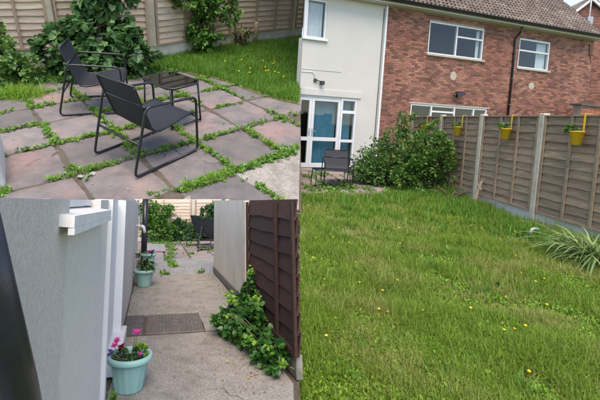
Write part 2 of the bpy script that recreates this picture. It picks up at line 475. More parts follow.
def shrub(name, label, cat, M, blobs, n, size, kind, material, stems=6, base=(0, 0), stem_r=.01, group=None, droop=.3, stem_mat=None, jit=.6, shell=.45):
    t = thing(name, label, cat, M, group)
    P, D = blob_points(blobs, n, shell)
    V, F = scatter_leaves(P, D, size, kind, droop, jit)
    np_mesh('crown', V, F, material, t)
    mb = MB(); jb = min(.08, stem_r * 6)
    mb.tube([(base[0], base[1], -.03), (base[0], base[1], .006)], jb * 1.45, 10)
    for i in range(stems):
        b = blobs[i % len(blobs)]
        e = (b[0] + rnd.uniform(-.6, .6) * b[3], b[1] + rnd.uniform(-.6, .6) * b[4], b[2] + rnd.uniform(0, .7) * b[5])
        jb = min(.08, stem_r * 6); s = (base[0] + rnd.uniform(-jb, jb), base[1] + rnd.uniform(-jb, jb), -.01)
        mid = ((s[0] * .6 + e[0] * .4) + rnd.uniform(-.04, .04), (s[1] * .6 + e[1] * .4), e[2] * .55)
        mb.tube([s, mid, e], [stem_r, stem_r * .8, stem_r * .4], 5)
        for _ in range(2):
            if stems < 5: break
            e2 = (mid[0] + rnd.uniform(-.6, .6) * b[3], mid[1] + rnd.uniform(-.6, .6) * b[4], mid[2] + rnd.uniform(.1, .5) * b[5])
            mb.tube([mid, e2], [stem_r * .6, stem_r * .25], 4)
    mb.build('stem', stem_mat or BARK, t)
    return t


def blades(P, length, width, lean=.5, curl=.5):
    """grass blades: bases P (n,3) -> V,F (triangles)"""
    n = len(P)
    a = nr.uniform(0, 2 * np.pi, n)
    d = np.stack([np.cos(a), np.sin(a), np.zeros(n)], 1)
    s = np.stack([-np.sin(a), np.cos(a), np.zeros(n)], 1)
    L = (np.asarray(length) * nr.uniform(.5, 1.25, n))[:, None]
    W = (np.asarray(width) * nr.uniform(.7, 1.3, n))[:, None]
    ln = np.abs(nr.normal(0, lean, n))[:, None]
    z = np.array([0, 0, 1.])[None]
    m1 = P + L * .5 * (z + d * ln * .5)
    tip = m1 + L * .55 * (z * (1 - np.minimum(curl * ln, .9)) + d * ln * 1.3)
    V = np.stack([P - s * W, P + s * W, m1 - s * W * .75, m1 + s * W * .75, tip], 1)
    F = np.array([(0, 1, 2), (1, 3, 2), (2, 3, 4)])[None] + (np.arange(n) * 5)[:, None, None]
    return V.reshape(-1, 3), F.reshape(-1, 3)


def in_poly(P, poly):
    x, y = P[:, 0], P[:, 1]
    c = np.zeros(len(P), bool); j = len(poly) - 1
    for i in range(len(poly)):
        xi, yi = poly[i]; xj, yj = poly[j]
        c ^= ((yi > y) != (yj > y)) & (x < (xj - xi) * (y - yi) / (yj - yi + 1e-12) + xi)
        j = i
    return c


def sample_poly(poly, n):
    p = np.array(poly); lo, hi = p.min(0), p.max(0)
    q = nr.uniform(lo, hi, (n, 2))
    return q[in_poly(q, poly)]


def vnoise(P, s, seed=0):
    """cheap smooth value noise 0..1 for density and height"""
    g = np.random.default_rng(seed).random((64, 64))
    x = P[:, 0] * s + 1000; y = P[:, 1] * s + 1000
    i = np.floor(x).astype(int); j = np.floor(y).astype(int); u = x - i; v = y - j
    u = u * u * (3 - 2 * u); v = v * v * (3 - 2 * v)
    h = lambda a, b: g[a % 64, b % 64]
    return (h(i, j) * (1 - u) + h(i + 1, j) * u) * (1 - v) + (h(i, j + 1) * (1 - u) + h(i + 1, j + 1) * u) * v


def cat_vf(parts):
    V = []; F = []; b = 0
    for v, f in parts:
        V.append(v); F.append(f + b); b += len(v)
    return np.concatenate(V), np.concatenate(F)


def rosettes(C, size, leaves=9, kind='oval', lift=.5):
    """little weed rosettes at centres C (n,2)"""
    n = len(C)
    P = np.repeat(np.column_stack([C, np.full(n, .004)]), leaves, 0)
    a = nr.uniform(0, 2 * np.pi, len(P))
    D = np.stack([np.cos(a), np.sin(a), nr.uniform(.1, lift * 2, len(P))], 1)
    P[:, :2] += nr.normal(0, size * .35, (len(P), 2))
    P[:, 2] += np.abs(nr.normal(0, size * .35, len(P)))
    sz = size * np.repeat(nr.uniform(.6, 1.3, n), leaves)
    return scatter_leaves(P, D, sz, kind, 0.0, .25)


# ------------------------------------------------------------------ fences
def board_meshes(L, h, material, n=4, th=.012, wave=.012):
    """waney overlapping boards of length L along +x, front toward -y, lower edge proud"""
    out = []
    for q in range(n):
        m = 12
        V = []; ph = rnd.uniform(0, 6)
        for i in range(m + 1):
            x = L * i / m
            zl = -wave * (.5 + .5 * math.sin(ph + i * 1.3) * rnd.uniform(.2, 1.2)); zt = h + .012
            V += [(x, -.022, zl), (x, -.002, zt), (x, .010, zt), (x, -.022 + th, zl)]
        F = []
        for i in range(m):
            a = 4 * i; b = a + 4
            for k in range(4):
                F.append((a + k, b + k, b + (k + 1) % 4, a + (k + 1) % 4))
        F += [(3, 2, 1, 0), (4 * m, 4 * m + 1, 4 * m + 2, 4 * m + 3)]
        me = bpy.data.meshes.new('board'); me.from_pydata(V, [], F); me.materials.append(material); me.update()
        out.append(me)
    return out


def fence_panel(fence, M, L, z0, z1, boards, bat, meshes, nb=12, mids=(1 / 3, 2 / 3), cap=True):
    mb = MB()
    for t in (0,) + tuple(mids) + (1,):
        x = L * t; w = .019
        x = min(max(x, w), L - w)
        mb.box(x - w, x + w, -.047, -.0235, z0 + .001, z1 + .004)
    if cap:
        mb.box(0.002, L - .002, -.052, .026, z1 + .005, z1 + .028)
    mb.box(0.04, L - .04, -.05, -.0245, z0 + .002, z0 + .035)
    p = mb.build('fence_panel', bat, fence, M)
    pitch = (z1 - z0) / nb
    for i in range(nb):
        o = bpy.data.objects.new('board', meshes[rnd.randrange(len(meshes))])
        link(o, p, Matrix.Translation((0, rnd.uniform(-.003, .003), z0 + .012 + i * pitch)))
    return p


def fence_run(label, plotM, pts, z0, z1, bmat, batm, post_h, gz=.0, post_mat=None, grav=True, nb=12, group=None, mids=(1 / 3, 2 / 3), pw=.055, name='garden_fence'):
    """posts at pts (xy), panels between them, front faces to the right of the walking direction"""
    o = thing(name, label, 'fence', plotM @ T(pts[0][0], pts[0][1]), group)
    bx, by = pts[0]
    for (x, y) in pts:
        MB().bbox(-pw, pw, -pw, pw, -.3, post_h, .012).build('concrete_post', post_mat or POSTC, o, T(x - bx, y - by, 0, 0))
    for (x, y), (x2, y2) in zip(pts[:-1], pts[1:]):
        d = math.hypot(x2 - x, y2 - y); a = math.atan2(y2 - y, x2 - x)
        L = d - 2 * pw - .004
        ms = board_meshes(L, (z1 - z0) / nb, bmat)
        M = T(x - bx, y - by, 0, a) @ T(pw + .002, 0)
        if grav:
            MB().bbox(0, L, -.025, .025, -.2, z0 - .002, .004).build('gravel_board', GRAVB, o, M)
        fence_panel(o, M, L, z0, z1, bmat, batm, ms, nb, mids)
    return o


# ------------------------------------------------------------------ furniture
def make_chair(label, M, group):
    """sled armchair, faces +x, origin on the ground under its middle"""
    t = thing('garden_armchair', label, 'chair', M, group)
    W = .30
    r = .0115
    for s in (-1, 1):
        y = s * W
        loop = [(-.02, y, r), (.345, y, r), (.335, y, .53), (-.20, y, .575), (-.365, y, r), (-.02, y, r)]
        MB().tube(fillet(loop, .055, 5), r, 8).build('side_frame', BLACK, t)
    # sling shell: seat curving up into the back
    prof = [(.362, .345), (.335, .372), (.24, .368), (.13, .348), (.03, .326), (-.05, .318), (-.10, .33), (-.135, .37), (-.16, .44), (-.195, .54), (-.23, .64), (-.255, .715), (-.262, .742)]
    hw = .255
    V = []; F = []
    n = len(prof); m = 7
    for (x, z) in prof:
        for k in range(m):
            v = -1 + 2 * k / (m - 1)
            V.append((x, v * hw, z - .012 * (1 - v * v)))
    for i in range(n - 1):
        for k in range(m - 1):
            a = i * m + k
            F.append((a, a + 1, a + m + 1, a + m))
    V2 = [(x + (.004 if i >= 7 * m else 0), y, z - .006) for i, (x, y, z) in enumerate(V)]
    b = len(V)
    FF = F + [tuple(b + q for q in f[::-1]) for f in F]
    mb = MB(); mb.add(V + V2, FF, True)
    sl = mb.build('sling_seat', SLING, t)
    for s in (-1, 1):
        MB().tube([(x, s * (hw + .004), z) for x, z in prof], .010, 6).build('sling_rail', BLACK, sl)
    MB().tube([(-.261, -hw, .742), (-.261, hw, .742)], .010, 6).build('top_rail', BLACK, sl)
    MB().tube([(-.205, -W, .572), (-.205, W, .572)], .0105, 6).build('back_crossbar', BLACK, t)
    MB().tube([(-.285, -W, .275), (-.285, W, .275)], .0105, 6).build('rear_stretcher', BLACK, t)
    MB().tube([(.338, -W, .350), (.338, W, .350)], .0115, 6).build('front_crossbar', BLACK, t)
    return t


def make_table(label, M, group, L=.54, Wd=.41, h=.45):
    t = thing('side_table', label, 'table', M, group)
    a, b, c = L / 2, Wd / 2, .06
    oc = [(a - c, -b), (a, -b + c), (a, b - c), (a - c, b), (-a + c, b), (-a, b - c), (-a, -b + c), (-a + c, -b)]
    MB().tube([(x, y, h - .012) for x, y in oc], .0125, 8, closed=True).build('top_frame', BLACK, t)
    MB().prism([(x * .975, y * .97) for x, y in oc], h - .010, h - .003).build('glass_top', SMOKE, t)
    for sx in (-1, 1):
        for sy in (-1, 1):
            MB().tube([(sx * (a - .03), sy * (b - .03), h - .02), (sx * (a - .012), sy * (b - .012), 0.006)], .0105, 8).build('leg', BLACK, t)
        MB().tube([(sx * (a - .013), -(b - .012), .02), (sx * (a - .013), (b - .012), .02)], .009, 6).build('runner', BLACK, t)
    return t


# ------------------------------------------------------------------ wide ground
gm = MB(); gm.prism([(900 * math.cos(2 * math.pi * k / 48), 900 * math.sin(2 * math.pi * k / 48)) for k in range(48)], LOW - .5, LOW)
tag(gm.build('ground', MEADOW), kind='structure')


def bank(name, plotM, poly, m, lo=LOW - .02, zoff=0.0):
    """earth bank: top face is the plot's ground sheet, sides go straight down to the low ground"""
    n = len(poly)
    top = [plotM @ Vector((x, y, zoff)) for x, y in poly]
    bot = [Vector((p.x, p.y, lo)) for p in top]
    inv = plotM.inverted()
    V = [inv @ p for p in top + bot]
    mb = MB()
    mb.add(V, [tuple(range(n))] + [(i + n, (i + 1) % n + n, (i + 1) % n, i) for i in range(n)])
    return tag(mb.build(name, m, None, plotM), kind='structure')


# =================================================================== PLOT 1: the patio with two armchairs
E1 = (.809, .588); E2 = (-.588, .809)
def pq(a, b): return (E1[0] * a + E2[0] * b, E1[1] * a + E2[1] * b)
bank('patio_bank', PATIO, [(-2.3, 2.25), (.53, 2.25), (1.62, 9.4), (-6.0, 9.4), (-5.0, 5.0)], SOIL, zoff=-.02)
patio = tag(MB().prism([(-2.2, 2.27), (.525, 2.27), (.93, 4.95), (-1.1, 6.0), (-4.2, 6.0), (-3.8, 4.2)], -.016, -.008).build('patio', SOIL, None, PATIO), kind='structure')
LAWN_EDGE = [(-1.35, 6.0), (-.81, 5.80), (-.40, 5.57), (-.10, 5.37), (.32, 4.88), (.62, 4.60), (.855, 4.47)]
apron_poly = [pq(1.45, 2.19), pq(3.9, 2.19)]
acol = [.55 + .575 * i for i in range(-5, 8)]
brow = [1.05, 1.66, 2.25, 2.92, 3.58, 4.17, 4.70, 5.22, 5.75, 6.3]
joints = []
for i in range(len(acol) - 1):
    for j in range(len(brow) - 1):
        a0, a1, b0, b1 = acol[i], acol[i + 1], brow[j], brow[j + 1]
        cx, cy = pq((a0 + a1) / 2, (b0 + b1) / 2)
        if b1 <= 2.26 and a0 > 1.3: continue
        le = np.interp(cx, [p[0] for p in LAWN_EDGE], [p[1] for p in LAWN_EDGE]) if cx > -1.35 else 6.0
        if cy > le + .12 or cy < 2.2: continue
        if cx > .28 + cy * .165 or cx < -.95 - cy * .5: continue
        g = .019
        pts = []
        for (p0, p1) in (((a0 + g, b0 + g), (a1 - g, b0 + g)), ((a1 - g, b0 + g), (a1 - g, b1 - g)), ((a1 - g, b1 - g), (a0 + g, b1 - g)), ((a0 + g, b1 - g), (a0 + g, b0 + g))):
            for k in range(4):
                t = k / 4
                jj = .012 if k else .02
                pts.append((p0[0] + (p1[0] - p0[0]) * t + rnd.uniform(-jj, jj), p0[1] + (p1[1] - p0[1]) * t + rnd.uniform(-jj, jj)))
        top = [pq(*p) for p in pts]
        # keep every slab on this side of the plot's right-hand boundary
        top = [(min(x, .135 + .166 * y), max(y, 2.27)) for x, y in top]
        n = len(top); z = rnd.uniform(-.004, .004)
        tl = [rnd.uniform(-.004, .004) for _ in range(2)]
        inn = [(cx + (x - cx) * .975, cy + (y - cy) * .975) for x, y in top]
        zz = lambda x, y: z + (x - cx) * tl[0] + (y - cy) * tl[1]
        V = [(x, y, -.03) for x, y in top] + [(x, y, zz(x, y) - .007) for x, y in top] + [(x, y, zz(x, y)) for x, y in inn]
        F = [(k, (k + 1) % n, n + (k + 1) % n, n + k) for k in range(n)] + [(n + k, n + (k + 1) % n, 2 * n + (k + 1) % n, 2 * n + k) for k in range(n)] + [tuple(range(2 * n, 3 * n))]
        MB().add(V, F).build('paving_slab', SLAB, patio)
        joints.append((a0, b0, a1, b0)); joints.append((a0, b0, a0, b1)); joints.append((a0, b1, a1, b1)); joints.append((a1, b0, a1, b1))
# concrete apron in the near right corner
ap = [pq(1.42, 2.2), pq(1.75, 2.215), pq(2.2, 2.20), pq(2.7, 2.215)]
ap = [(min(x, .135 + .166 * y), y) for x, y in ap] + [(.135 + .166 * 3.27, 3.27), (.135 + .166 * 2.28, 2.28), (-.42, 2.28)]
MB().prism(ap, -.03, -.002).build('concrete_apron', CONC, patio)
# weeds in the joints
C_ = []
seen = set()
for (a0, b0, a1, b1) in joints:
    key = (round(a0, 2), round(b0, 2), round(a1, 2), round(b1, 2))
    if key in seen: continue
    seen.add(key)
    L = math.hypot(a1 - a0, b1 - b0)
    m = int(L / .012)
    amount = rnd.choice([.35, .6, .85, 1.0, 1.0])
    for k in range(m):
        t = rnd.random()
        s = .016 + .02 * (rnd.random() ** 2)
        p = (a0 + (a1 - a0) * t + rnd.gauss(0, s), b0 + (b1 - b0) * t + rnd.gauss(0, s))
        C_.append((*pq(*p), amount))
C_ = np.array(C_)
dens = vnoise(C_, 2.6, 3) * .75 + vnoise(C_, 9, 4) * .45
right = np.clip((C_[:, 0] + 1.6) / 1.6, 0, 1)
keep = (dens * C_[:, 2] > .40 - .10 * right) & (C_[:, 0] < .11 + .166 * C_[:, 1]) & (C_[:, 1] > 2.3)
W1 = C_[keep][:, :2]
# heavier drift of weeds along the edge of the concrete
tt = nr.random(420); ed = np.array([pq(1.15 + 1.75 * t, 2.235 + nr.normal(0, .03)) for t in tt])
ed = ed[(ed[:, 0] < .11 + .166 * ed[:, 1]) & (vnoise(ed, 9, 8) > .3)]
W1 = np.concatenate([W1, ed])
V, F = rosettes(W1, .026, 8, 'oval', .55)
np_o = np_mesh('joint_weeds', V, F, WEED, None, PATIO)
tag(np_o, 'low green weeds growing along the joints between the mauve patio slabs', 'weeds', kind='stuff')
sel = W1[(nr.random(len(W1)) < .9) & (vnoise(W1, 3.3, 17) > .62)]
V1 = rosettes(sel, .026, 7, 'small', .8)
sg = np.repeat(W1[vnoise(W1, 4.1, 18) > .55], 5, 0); sg = sg + nr.normal(0, .014, sg.shape)
V2 = blades(np.column_stack([sg, np.zeros(len(sg))]), .055, .0022, .7)
V, F = cat_vf([V1, V2])
tag(np_mesh('lime_joint_weeds', V, F, WEEDY, None, PATIO), 'lime green young weeds among the darker weeds in the patio joints', 'weeds', kind='stuff')
# scraps of dry leaf on the slabs
P2 = np.array([(rnd.uniform(-2.6, .6), rnd.uniform(2.35, 5.0)) for _ in range(90)])
P2 = P2[P2[:, 0] < .1 + .166 * P2[:, 1]]
V, F = scatter_leaves(np.column_stack([P2, np.full(len(P2), .008)]), np.column_stack([nr.normal(0, 1, (len(P2), 2)), np.zeros(len(P2))]), .022, 'small', 0, .05)
tag(np_mesh('dry_leaf_scraps', V, F, PALELEAF, None, PATIO), 'pale scraps of dry leaf scattered over the mauve paving', 'leaves', kind='stuff')
V, F = scatter_leaves(np.array([(-1.17, 2.66, .01), (-1.13, 2.67, .012), (-1.19, 2.63, .01)]), np.array([(1, .3, .1), (.6, 1, .1), (-1, .2, .1)]), .055, 'lobed', 0, .1)
tag(np_mesh('fallen_leaf', V, F, PALELEAF, None, PATIO), 'pale upturned fallen leaf lying in a joint at the near left', 'leaf')

# lawn strip behind the patio
lawn1 = LAWN_EDGE + [(1.60, 8.95), (.52, 8.36), (-.03, 7.86), (-1.33, 6.56)]
tag(MB().prism(lawn1, -.018, .012).build('patio_lawn', LAWN, None, PATIO), kind='structure')
G = sample_poly(lawn1, 60000)
G = G[(nr.random(len(G)) < .9) & (G[:, 0] < .10 + .166 * G[:, 1])]
hh = .055 + .07 * vnoise(G, 3, 5) * vnoise(G, 1.2, 6)
V, F = blades(np.column_stack([G, np.full(len(G), .008)]), hh * 1.35, .0042, .55)
tag(np_mesh('patio_lawn_grass', V, F, GRASSD, None, PATIO), 'lush green grass of the lawn between the patio and the pale fence', 'grass', kind='stuff')
for k in range(14):
    p = (rnd.uniform(-.15, .75), rnd.uniform(4.95, 6.3))
    if p[1] < np.interp(p[0], [q[0] for q in LAWN_EDGE], [q[1] for q in LAWN_EDGE]) + .05: continue
    mb = MB(); mb.lathe([(0.0, .006), (.010, .008), (.014, 0), (.008, -.004), (.003, -.006), (.0022, -.09), (0, -.09)], 8)
    o = mb.build('dandelion', DANDY, None, PATIO @ T(p[0], p[1], .10))
    tag(o, 'small yellow dandelion flower in the lush grass behind the patio table', 'flower', 'dandelions in the patio lawn')

# fence at the back
FA = [(-4.25, 5.72), (-2.82, 6.13), (-1.34, 6.5), (-.03, 7.78), (1.30, 8.68)]
fence_run('pale beige overlap fence with concrete posts behind the patio', PATIO, FA, .24, 2.06, BOARD_A, BATTEN_A, 2.16, nb=18, mids=(.35, .68))
end_fence = FA[-1]
o = thing('fence_bay', 'short last bay of pale fence boards right of the rightmost patio fence post', 'fence', PATIO @ T(1.30 + .045, 8.68 + .035, 0, math.atan2(.9, 1.33)))
ms = board_meshes(.25, .101, BOARD_A)
MB().bbox(0, .25, -.025, .025, -.2, .238, .004).build('gravel_board', GRAVB, o)
fence_panel(o, Matrix.Identity(4), .25, .24, 2.06, None, BATTEN_A, ms, 18, (), True)
# stump, short stake
t = thing('tree_stump', 'gnarled brown stump wrapped with twigs before the pale fence', 'stump', PATIO @ T(.17, 7.72, .0))
mb = MB()
mb.tube([(0, 0, -.02), (.01, .0, .16), (-.02, .01, .30)], [.13, .11, .09], 10)
for k in range(14):
    a = rnd.uniform(0, 6.28)
    p0 = (.1 * math.cos(a), .1 * math.sin(a), rnd.uniform(.05, .3))
    mb.tube([p0, (p0[0] * 1.9, p0[1] * 1.9, p0[2] + rnd.uniform(-.05, .12)), (p0[0] * 2.3 + rnd.uniform(-.08, .08), p0[1] * 2.2, p0[2] + rnd.uniform(-.08, .2))], [.016, .011, .005], 5)
mb.build('trunk', BARK, t)
V, F = scatter_leaves(nr.normal(0, 1, (140, 3)) * [.17, .13, .10] + [0, 0, .26], nr.normal(0, 1, (140, 3)), .055, 'oval', .1)
np_mesh('foliage', V, F, BUSHLEAF, t)
MB().tube([(0, 0, -.1), (.005, 0, .42), (.005, 0, .45)], [.042, .042, .03], 10).build('wooden_stake', WOOD, None, PATIO @ T(.47, 8.02, 0))
tag(bpy.data.objects['wooden_stake'], 'short round wooden stake standing in grass before the pale fence', 'stake')

# bushes
def B3(*b): return list(b)
shrub('currant_bush', 'tall dark bush with lobed leaves against the pale fence, behind the farther armchair', 'bush', PATIO @ T(-2.05, 5.55),
      [(.05, .05, .55, .55, .30, .42), (.0, .25, 1.05, .42, .22, .40), (.12, .3, 1.55, .42, .2, .45), (-.45, -.02, .34, .38, .28, .30), (.52, .0, .36, .34, .25, .30), (.72, .15, .24, .28, .22, .2), (.32, .2, 1.15, .3, .2, .35), (-.1, -.25, .25, .5, .22, .22)],
      4800, .095, 'lobed', CURRANT, 16, (.0, .1), .011, droop=.35)
shrub('cut_leaf_bush', 'light green bush with divided leaves at the left edge of the patio', 'bush', PATIO @ T(-3.05, 5.05),
      [(-.1, 0, .30, .38, .26, .28), (-.25, .2, .6, .22, .18, .32), (.22, -.05, .2, .3, .22, .18), (-.3, .1, .9, .16, .14, .25), (-.1, -.3, .12, .3, .2, .12)],
      2600, .09, 'cut', LIGHTLEAF, 9, (-.1, .05), .008)
shrub('leafy_bush', 'bright green bush with arching shoots between two posts of the pale fence', 'bush', PATIO @ T(-.55, 6.95),
      [(.05, .0, .55, .34, .26, .40), (.12, .1, 1.05, .42, .26, .42), (.28, .12, 1.5, .40, .24, .40), (-.3, -.12, .95, .30, .18, .18), (-.55, -.22, 1.12, .24, .14, .09), (.42, .05, .95, .25, .2, .4), (-.1, .1, .3, .3, .2, .24)],
      4200, .08, 'oval', BUSHLEAF, 14, (.08, .05), .011, droop=.2)
# low creeping weeds at the foot of the fence and beds
q = np.array([(rnd.uniform(-3.6, -.7), rnd.uniform(4.75, 6.3)) for _ in range(2600)])
line = np.interp(q[:, 0], [-3.6, -2.6, -2.1, -1.4, -.9, -.7], [4.65, 4.95, 5.25, 5.62, 5.75, 5.85])
q = q[(q[:, 1] > line + nr.normal(0, .05, len(q))) & (q[:, 1] < line + .75)]
V, F = rosettes(q, .05, 7, 'small', 1.0)
tag(np_mesh('bed_weeds', V, F, BUSHLEAF, None, PATIO), 'low leafy weeds along the bed at the foot of the bushes', 'weeds', kind='stuff')
q = np.array([(rnd.gauss(-2.72, .17), rnd.gauss(4.55, .10)) for _ in range(1300)])
V, F = blades(np.column_stack([q, np.zeros(len(q))]), .13, .004, .7)
tag(np_mesh('grass_tuft', V, F, WEEDY, None, PATIO), 'lime green tuft of grass below the light bush at the patio edge', 'grass')
# white painted block cut by the left edge of the view
o = MB().bbox(0, .63, 0, .2, -.02, .20, .012).build('white_block', OLDWHITE, None, PATIO @ T(-1.745, 2.5, 0, R(119)))
tag(o, 'white painted masonry block at the near left edge of the patio', 'block')

# furniture
CG = 'black sled armchairs with sling seats'
chair = make_chair('nearest black sling armchair on the patio, seen from behind', PATIO @ T(-.755, 3.10, .003, R(49.4)), CG)
copy_tree(chair, None, PATIO @ T(-1.60, 4.27, .003, R(11), 1.0), 'black sling armchair facing right before the dark lobed bush')
table = make_table('black metal side table with smoked glass top beside the two near armchairs', PATIO @ T(-.65, 3.93, .003, R(-46)), 'black glass side tables')

# =================================================================== PLOT 2: the side passage
bank('passage_bank', PASSAGE, [(-1.2, .35), (.75, 2.0), (.955, 2.51), (1.03, 2.70), (1.26, 3.3), (3.0, 13.5), (-1.2, 13.5)], SOIL, zoff=-.03)
# path slabs (concrete bays) as pieces of the path
path = tag(MB().prism([(-.5, .5), (.74, 2.0), (1.02, 2.72), (1.2, 7.2), (2.35, 10.0), (2.6, 13.3), (-.9, 13.3)], -.028, -.02).build('path', SOIL, None, PASSAGE), kind='structure')


def bay(poly, m, z=0.0, name='path_bay'):
    """one cast bay of the path, uneven edges, slightly bevelled"""
    pts = []
    for (p0, p1) in zip(poly, poly[1:] + poly[:1]):
        k = max(1, int(math.hypot(p1[0] - p0[0], p1[1] - p0[1]) / .15))
        for i in range(k):
            t = i / k
            pts.append((p0[0] + (p1[0] - p0[0]) * t + rnd.uniform(-.006, .006), p0[1] + (p1[1] - p0[1]) * t + rnd.uniform(-.006, .006)))
    n = len(pts); cx = sum(p[0] for p in pts) / n; cy = sum(p[1] for p in pts) / n
    inn = [(cx + (x - cx) * .988, cy + (y - cy) * .988) for x, y in pts]
    V = [(x, y, -.03) for x, y in pts] + [(x, y, z - .006) for x, y in pts] + [(x, y, z) for x, y in inn]
    F = [(k, (k + 1) % n, n + (k + 1) % n, n + k) for k in range(n)] + [(n + k, n + (k + 1) % n, 2 * n + (k + 1) % n, 2 * n + k) for k in range(n)] + [tuple(range(2 * n, 3 * n))]
    return MB().add(V, F).build(name, m, path)


bay([(-.25, 1.2), (.76, 2.1), (1.01, 2.75), (1.02, 3.93), (-.25, 3.95)], CONC, 0)
bay([(.55, 3.97), (1.10, 3.95), (1.10, 5.2), (1.10, 7.0), (-.25, 7.12), (-.25, 4.66), (.55, 4.62)], CONC, .004)
PATIOG = mat('grey_path_concrete', (.27, .26, .235), (.2, .195, .18), .9, 7, bump=.4, bscale=90, speck=(70, (.36, .35, .32), (.13, .12, .11)), c3=(.17, .16, .145), s3=2)
bay([(-.25, 7.16), (1.10, 7.03), (1.6, 8.3), (1.9, 9.0), (-.22, 9.05)], PATIOG, .0)
for i in range(6):
    for j in range(7):
        x0 = -.85 + i * .58; y0 = 9.12 + j * .60
        MB().bbox(x0 + .02, x0 + .56, y0 + .02, y0 + .58, -.03, rnd.uniform(-.004, .006), .008).build('paving_slab', SLABC, path)
# manhole cover with raised tread, patch slab beside it
t = thing('manhole_cover', 'rusty chequered iron manhole cover set across the concrete path', 'manhole cover', PASSAGE @ T(-.04, 3.98, 0, R(-1.5)))
MB().bbox(0, .575, 0, .61, -.02, .004, .004).build('plate', IRON, t)
mb = MB()
for i in range(16):
    for j in range(17):
        x = .02 + i * .0358; y = .022 + j * .0354
        if (x - .287) ** 2 + (y - .3) ** 2 < .008: continue
        if (i + j) % 2: mb.box(x - .011, x + .011, y - .004, y + .004, .0045, .0095)
        else: mb.box(x - .004, x + .004, y - .011, y + .011, .0045, .0095)
tr = mb.build('tread_pattern', IRON, t); tr['kind'] = 'stuff'
mb = MB(); mb.lathe([(.06, .005), (.06, .011), (.075, .011), (.075, .005)], 24, (.287, .3, 0)); mb.lathe([(0, .010), (.02, .009), (.022, .005)], 16, (.287, .3, 0)); mb.build('lifting_ring', IRON, t)
o = MB().bbox(-.25, -.06, 3.98, 4.62, -.02, .0025, .006).build('patch_slab', SLATE, path)

# left: the house side wall, with window sill, door and drainpipes
wl = thing('house_side_wall', 'grey white roughcast house wall along the left of the passage', 'wall', PASSAGE @ T(-.26, 1.30, 0))
def ywall(poly, th, x0, m, name, parent):
    """polygon in (y,z), thickness th away from the passage"""
    n = len(poly)
    V = [(x0, y, z) for y, z in poly] + [(x0 - th, y, z) for y, z in poly]
    F = [tuple(range(n)), tuple(range(2 * n - 1, n - 1, -1))] + [(i, n + i, n + (i + 1) % n, (i + 1) % n) for i in range(n)]
    return MB().add(V, F).build(name, m, parent)
TOPZ = lambda y: 1.25 + .0072 * (y)
# near panel of roughcast, then a smoother panel under the window, up to the door; (y, z) relative to y = 1.30
ywall([(-1.1, -.02), (0, -.02), (0, 1.262), (-1.1, 1.256)], .15, .0, ROUGHCAST, 'roughcast_panel', wl)
ywall([(0.002, -.02), (1.20, -.02), (1.20, TOPZ(2.5)), (.84, TOPZ(2.2)), (.84, 1.19), (0.002, 1.19)], .15, -.012, SMOOTHCAST, 'smooth_panel', wl)
ywall([(2.45, -.02), (5.0, -.02), (5.0, TOPZ(6.3)), (2.45, TOPZ(3.75))], .15, -.008, SMOOTHCAST, 'smooth_panel', wl)
ywall([(5.002, -.02), (7.05, -.02), (7.05, TOPZ(8.35)), (5.002, TOPZ(6.3))], .15, -.03, SMOOTHCAST, 'smooth_panel', wl)
# window: sloping sill and the bottom of the frame
w = MB()
w.add([(.042, -.13, 1.180), (.042, .84, 1.180), (.042, .84, 1.213), (.042, -.13, 1.213),
       (-.12, -.13, 1.195), (-.12, .84, 1.195), (-.12, .84, 1.236), (-.12, -.13, 1.236)],
      [(0, 1, 2, 3), (3, 2, 6, 7), (4, 7, 6, 5), (0, 4, 5, 1), (0, 3, 7, 4), (1, 5, 6, 2)])
w.box(.026, .044, -.133, .843, 1.160, 1.179)
sill = w.build('window_sill', OLDWHITE, wl)
MB().box(-.10, -.06, .004, .838, 1.237, 1.264).build('window_frame', WHITE, wl)
MB().box(-.13, -.101, .004, .838, 1.192, 1.262).build('pane', GLASS, wl)
# door with white frame
dy0, dy1 = 1.202, 2.448
MB().box(-.10, -.05, dy0 + .12, dy1 - .12, .16, 1.275).build('door', WHITE, wl)
for y in (dy0 + .001, dy1 - .076):
    MB().box(-.10, .014, y, y + .075, .02, 1.272).build('door_frame', WHITE, wl)
MB().box(-.10, -.012, dy0 + .078, dy0 + .118, .02, 1.272).build('door_frame', OLDWHITE, wl)
MB().bbox(-.12, .055, dy0 + .55, dy1 + .10, .012, .13, .006).build('threshold', OLDWHITE, wl)
# waste pipe and cable beyond the door
mb = MB(); mb.tube(fillet([(-.02, 5.2, 1.30), (.03, 5.4, 1.16), (.05, 5.65, .98), (.06, 5.75, .86)], .1), .012, 6)
mb.build('cable', OLDWHITE, wl)
mb = MB(); mb.tube(fillet([(-.03, 5.85, .84), (.10, 5.85, .84), (.13, 5.85, .72)], .05), .028, 8); mb.build('waste_pipe', OLDWHITE, wl)
# drainpipes
def drain(label, pts, r, x, y):
    t = thing('drainpipe', label, 'pipe', PASSAGE @ T(x, y, 0))
    MB().tube(fillet(pts, .08), r, 16).build('pipe', PIPE, t)
    return t
t = drain('thick slanting black drainpipe on the roughcast wall at the near left corner', [(0, -.219, 1.25), (0, .045, .928), (0, .36, .42), (0, .38, .05)], .029, -.205, .70)
mb = MB(); mb.tube([(0, .30, .516), (0, .345, .444)], .033, 16); mb.build('collar', PIPE, t)
t = drain('thin upright black drainpipe at the far end of the house wall', [(0, 0, 1.335), (0, 0, .6), (0, 0, .02)], .062, -.16, 8.42)
MB().tube([(0, 0, .72), (0, 0, .78)], .068, 16).build('collar', PIPE, t)

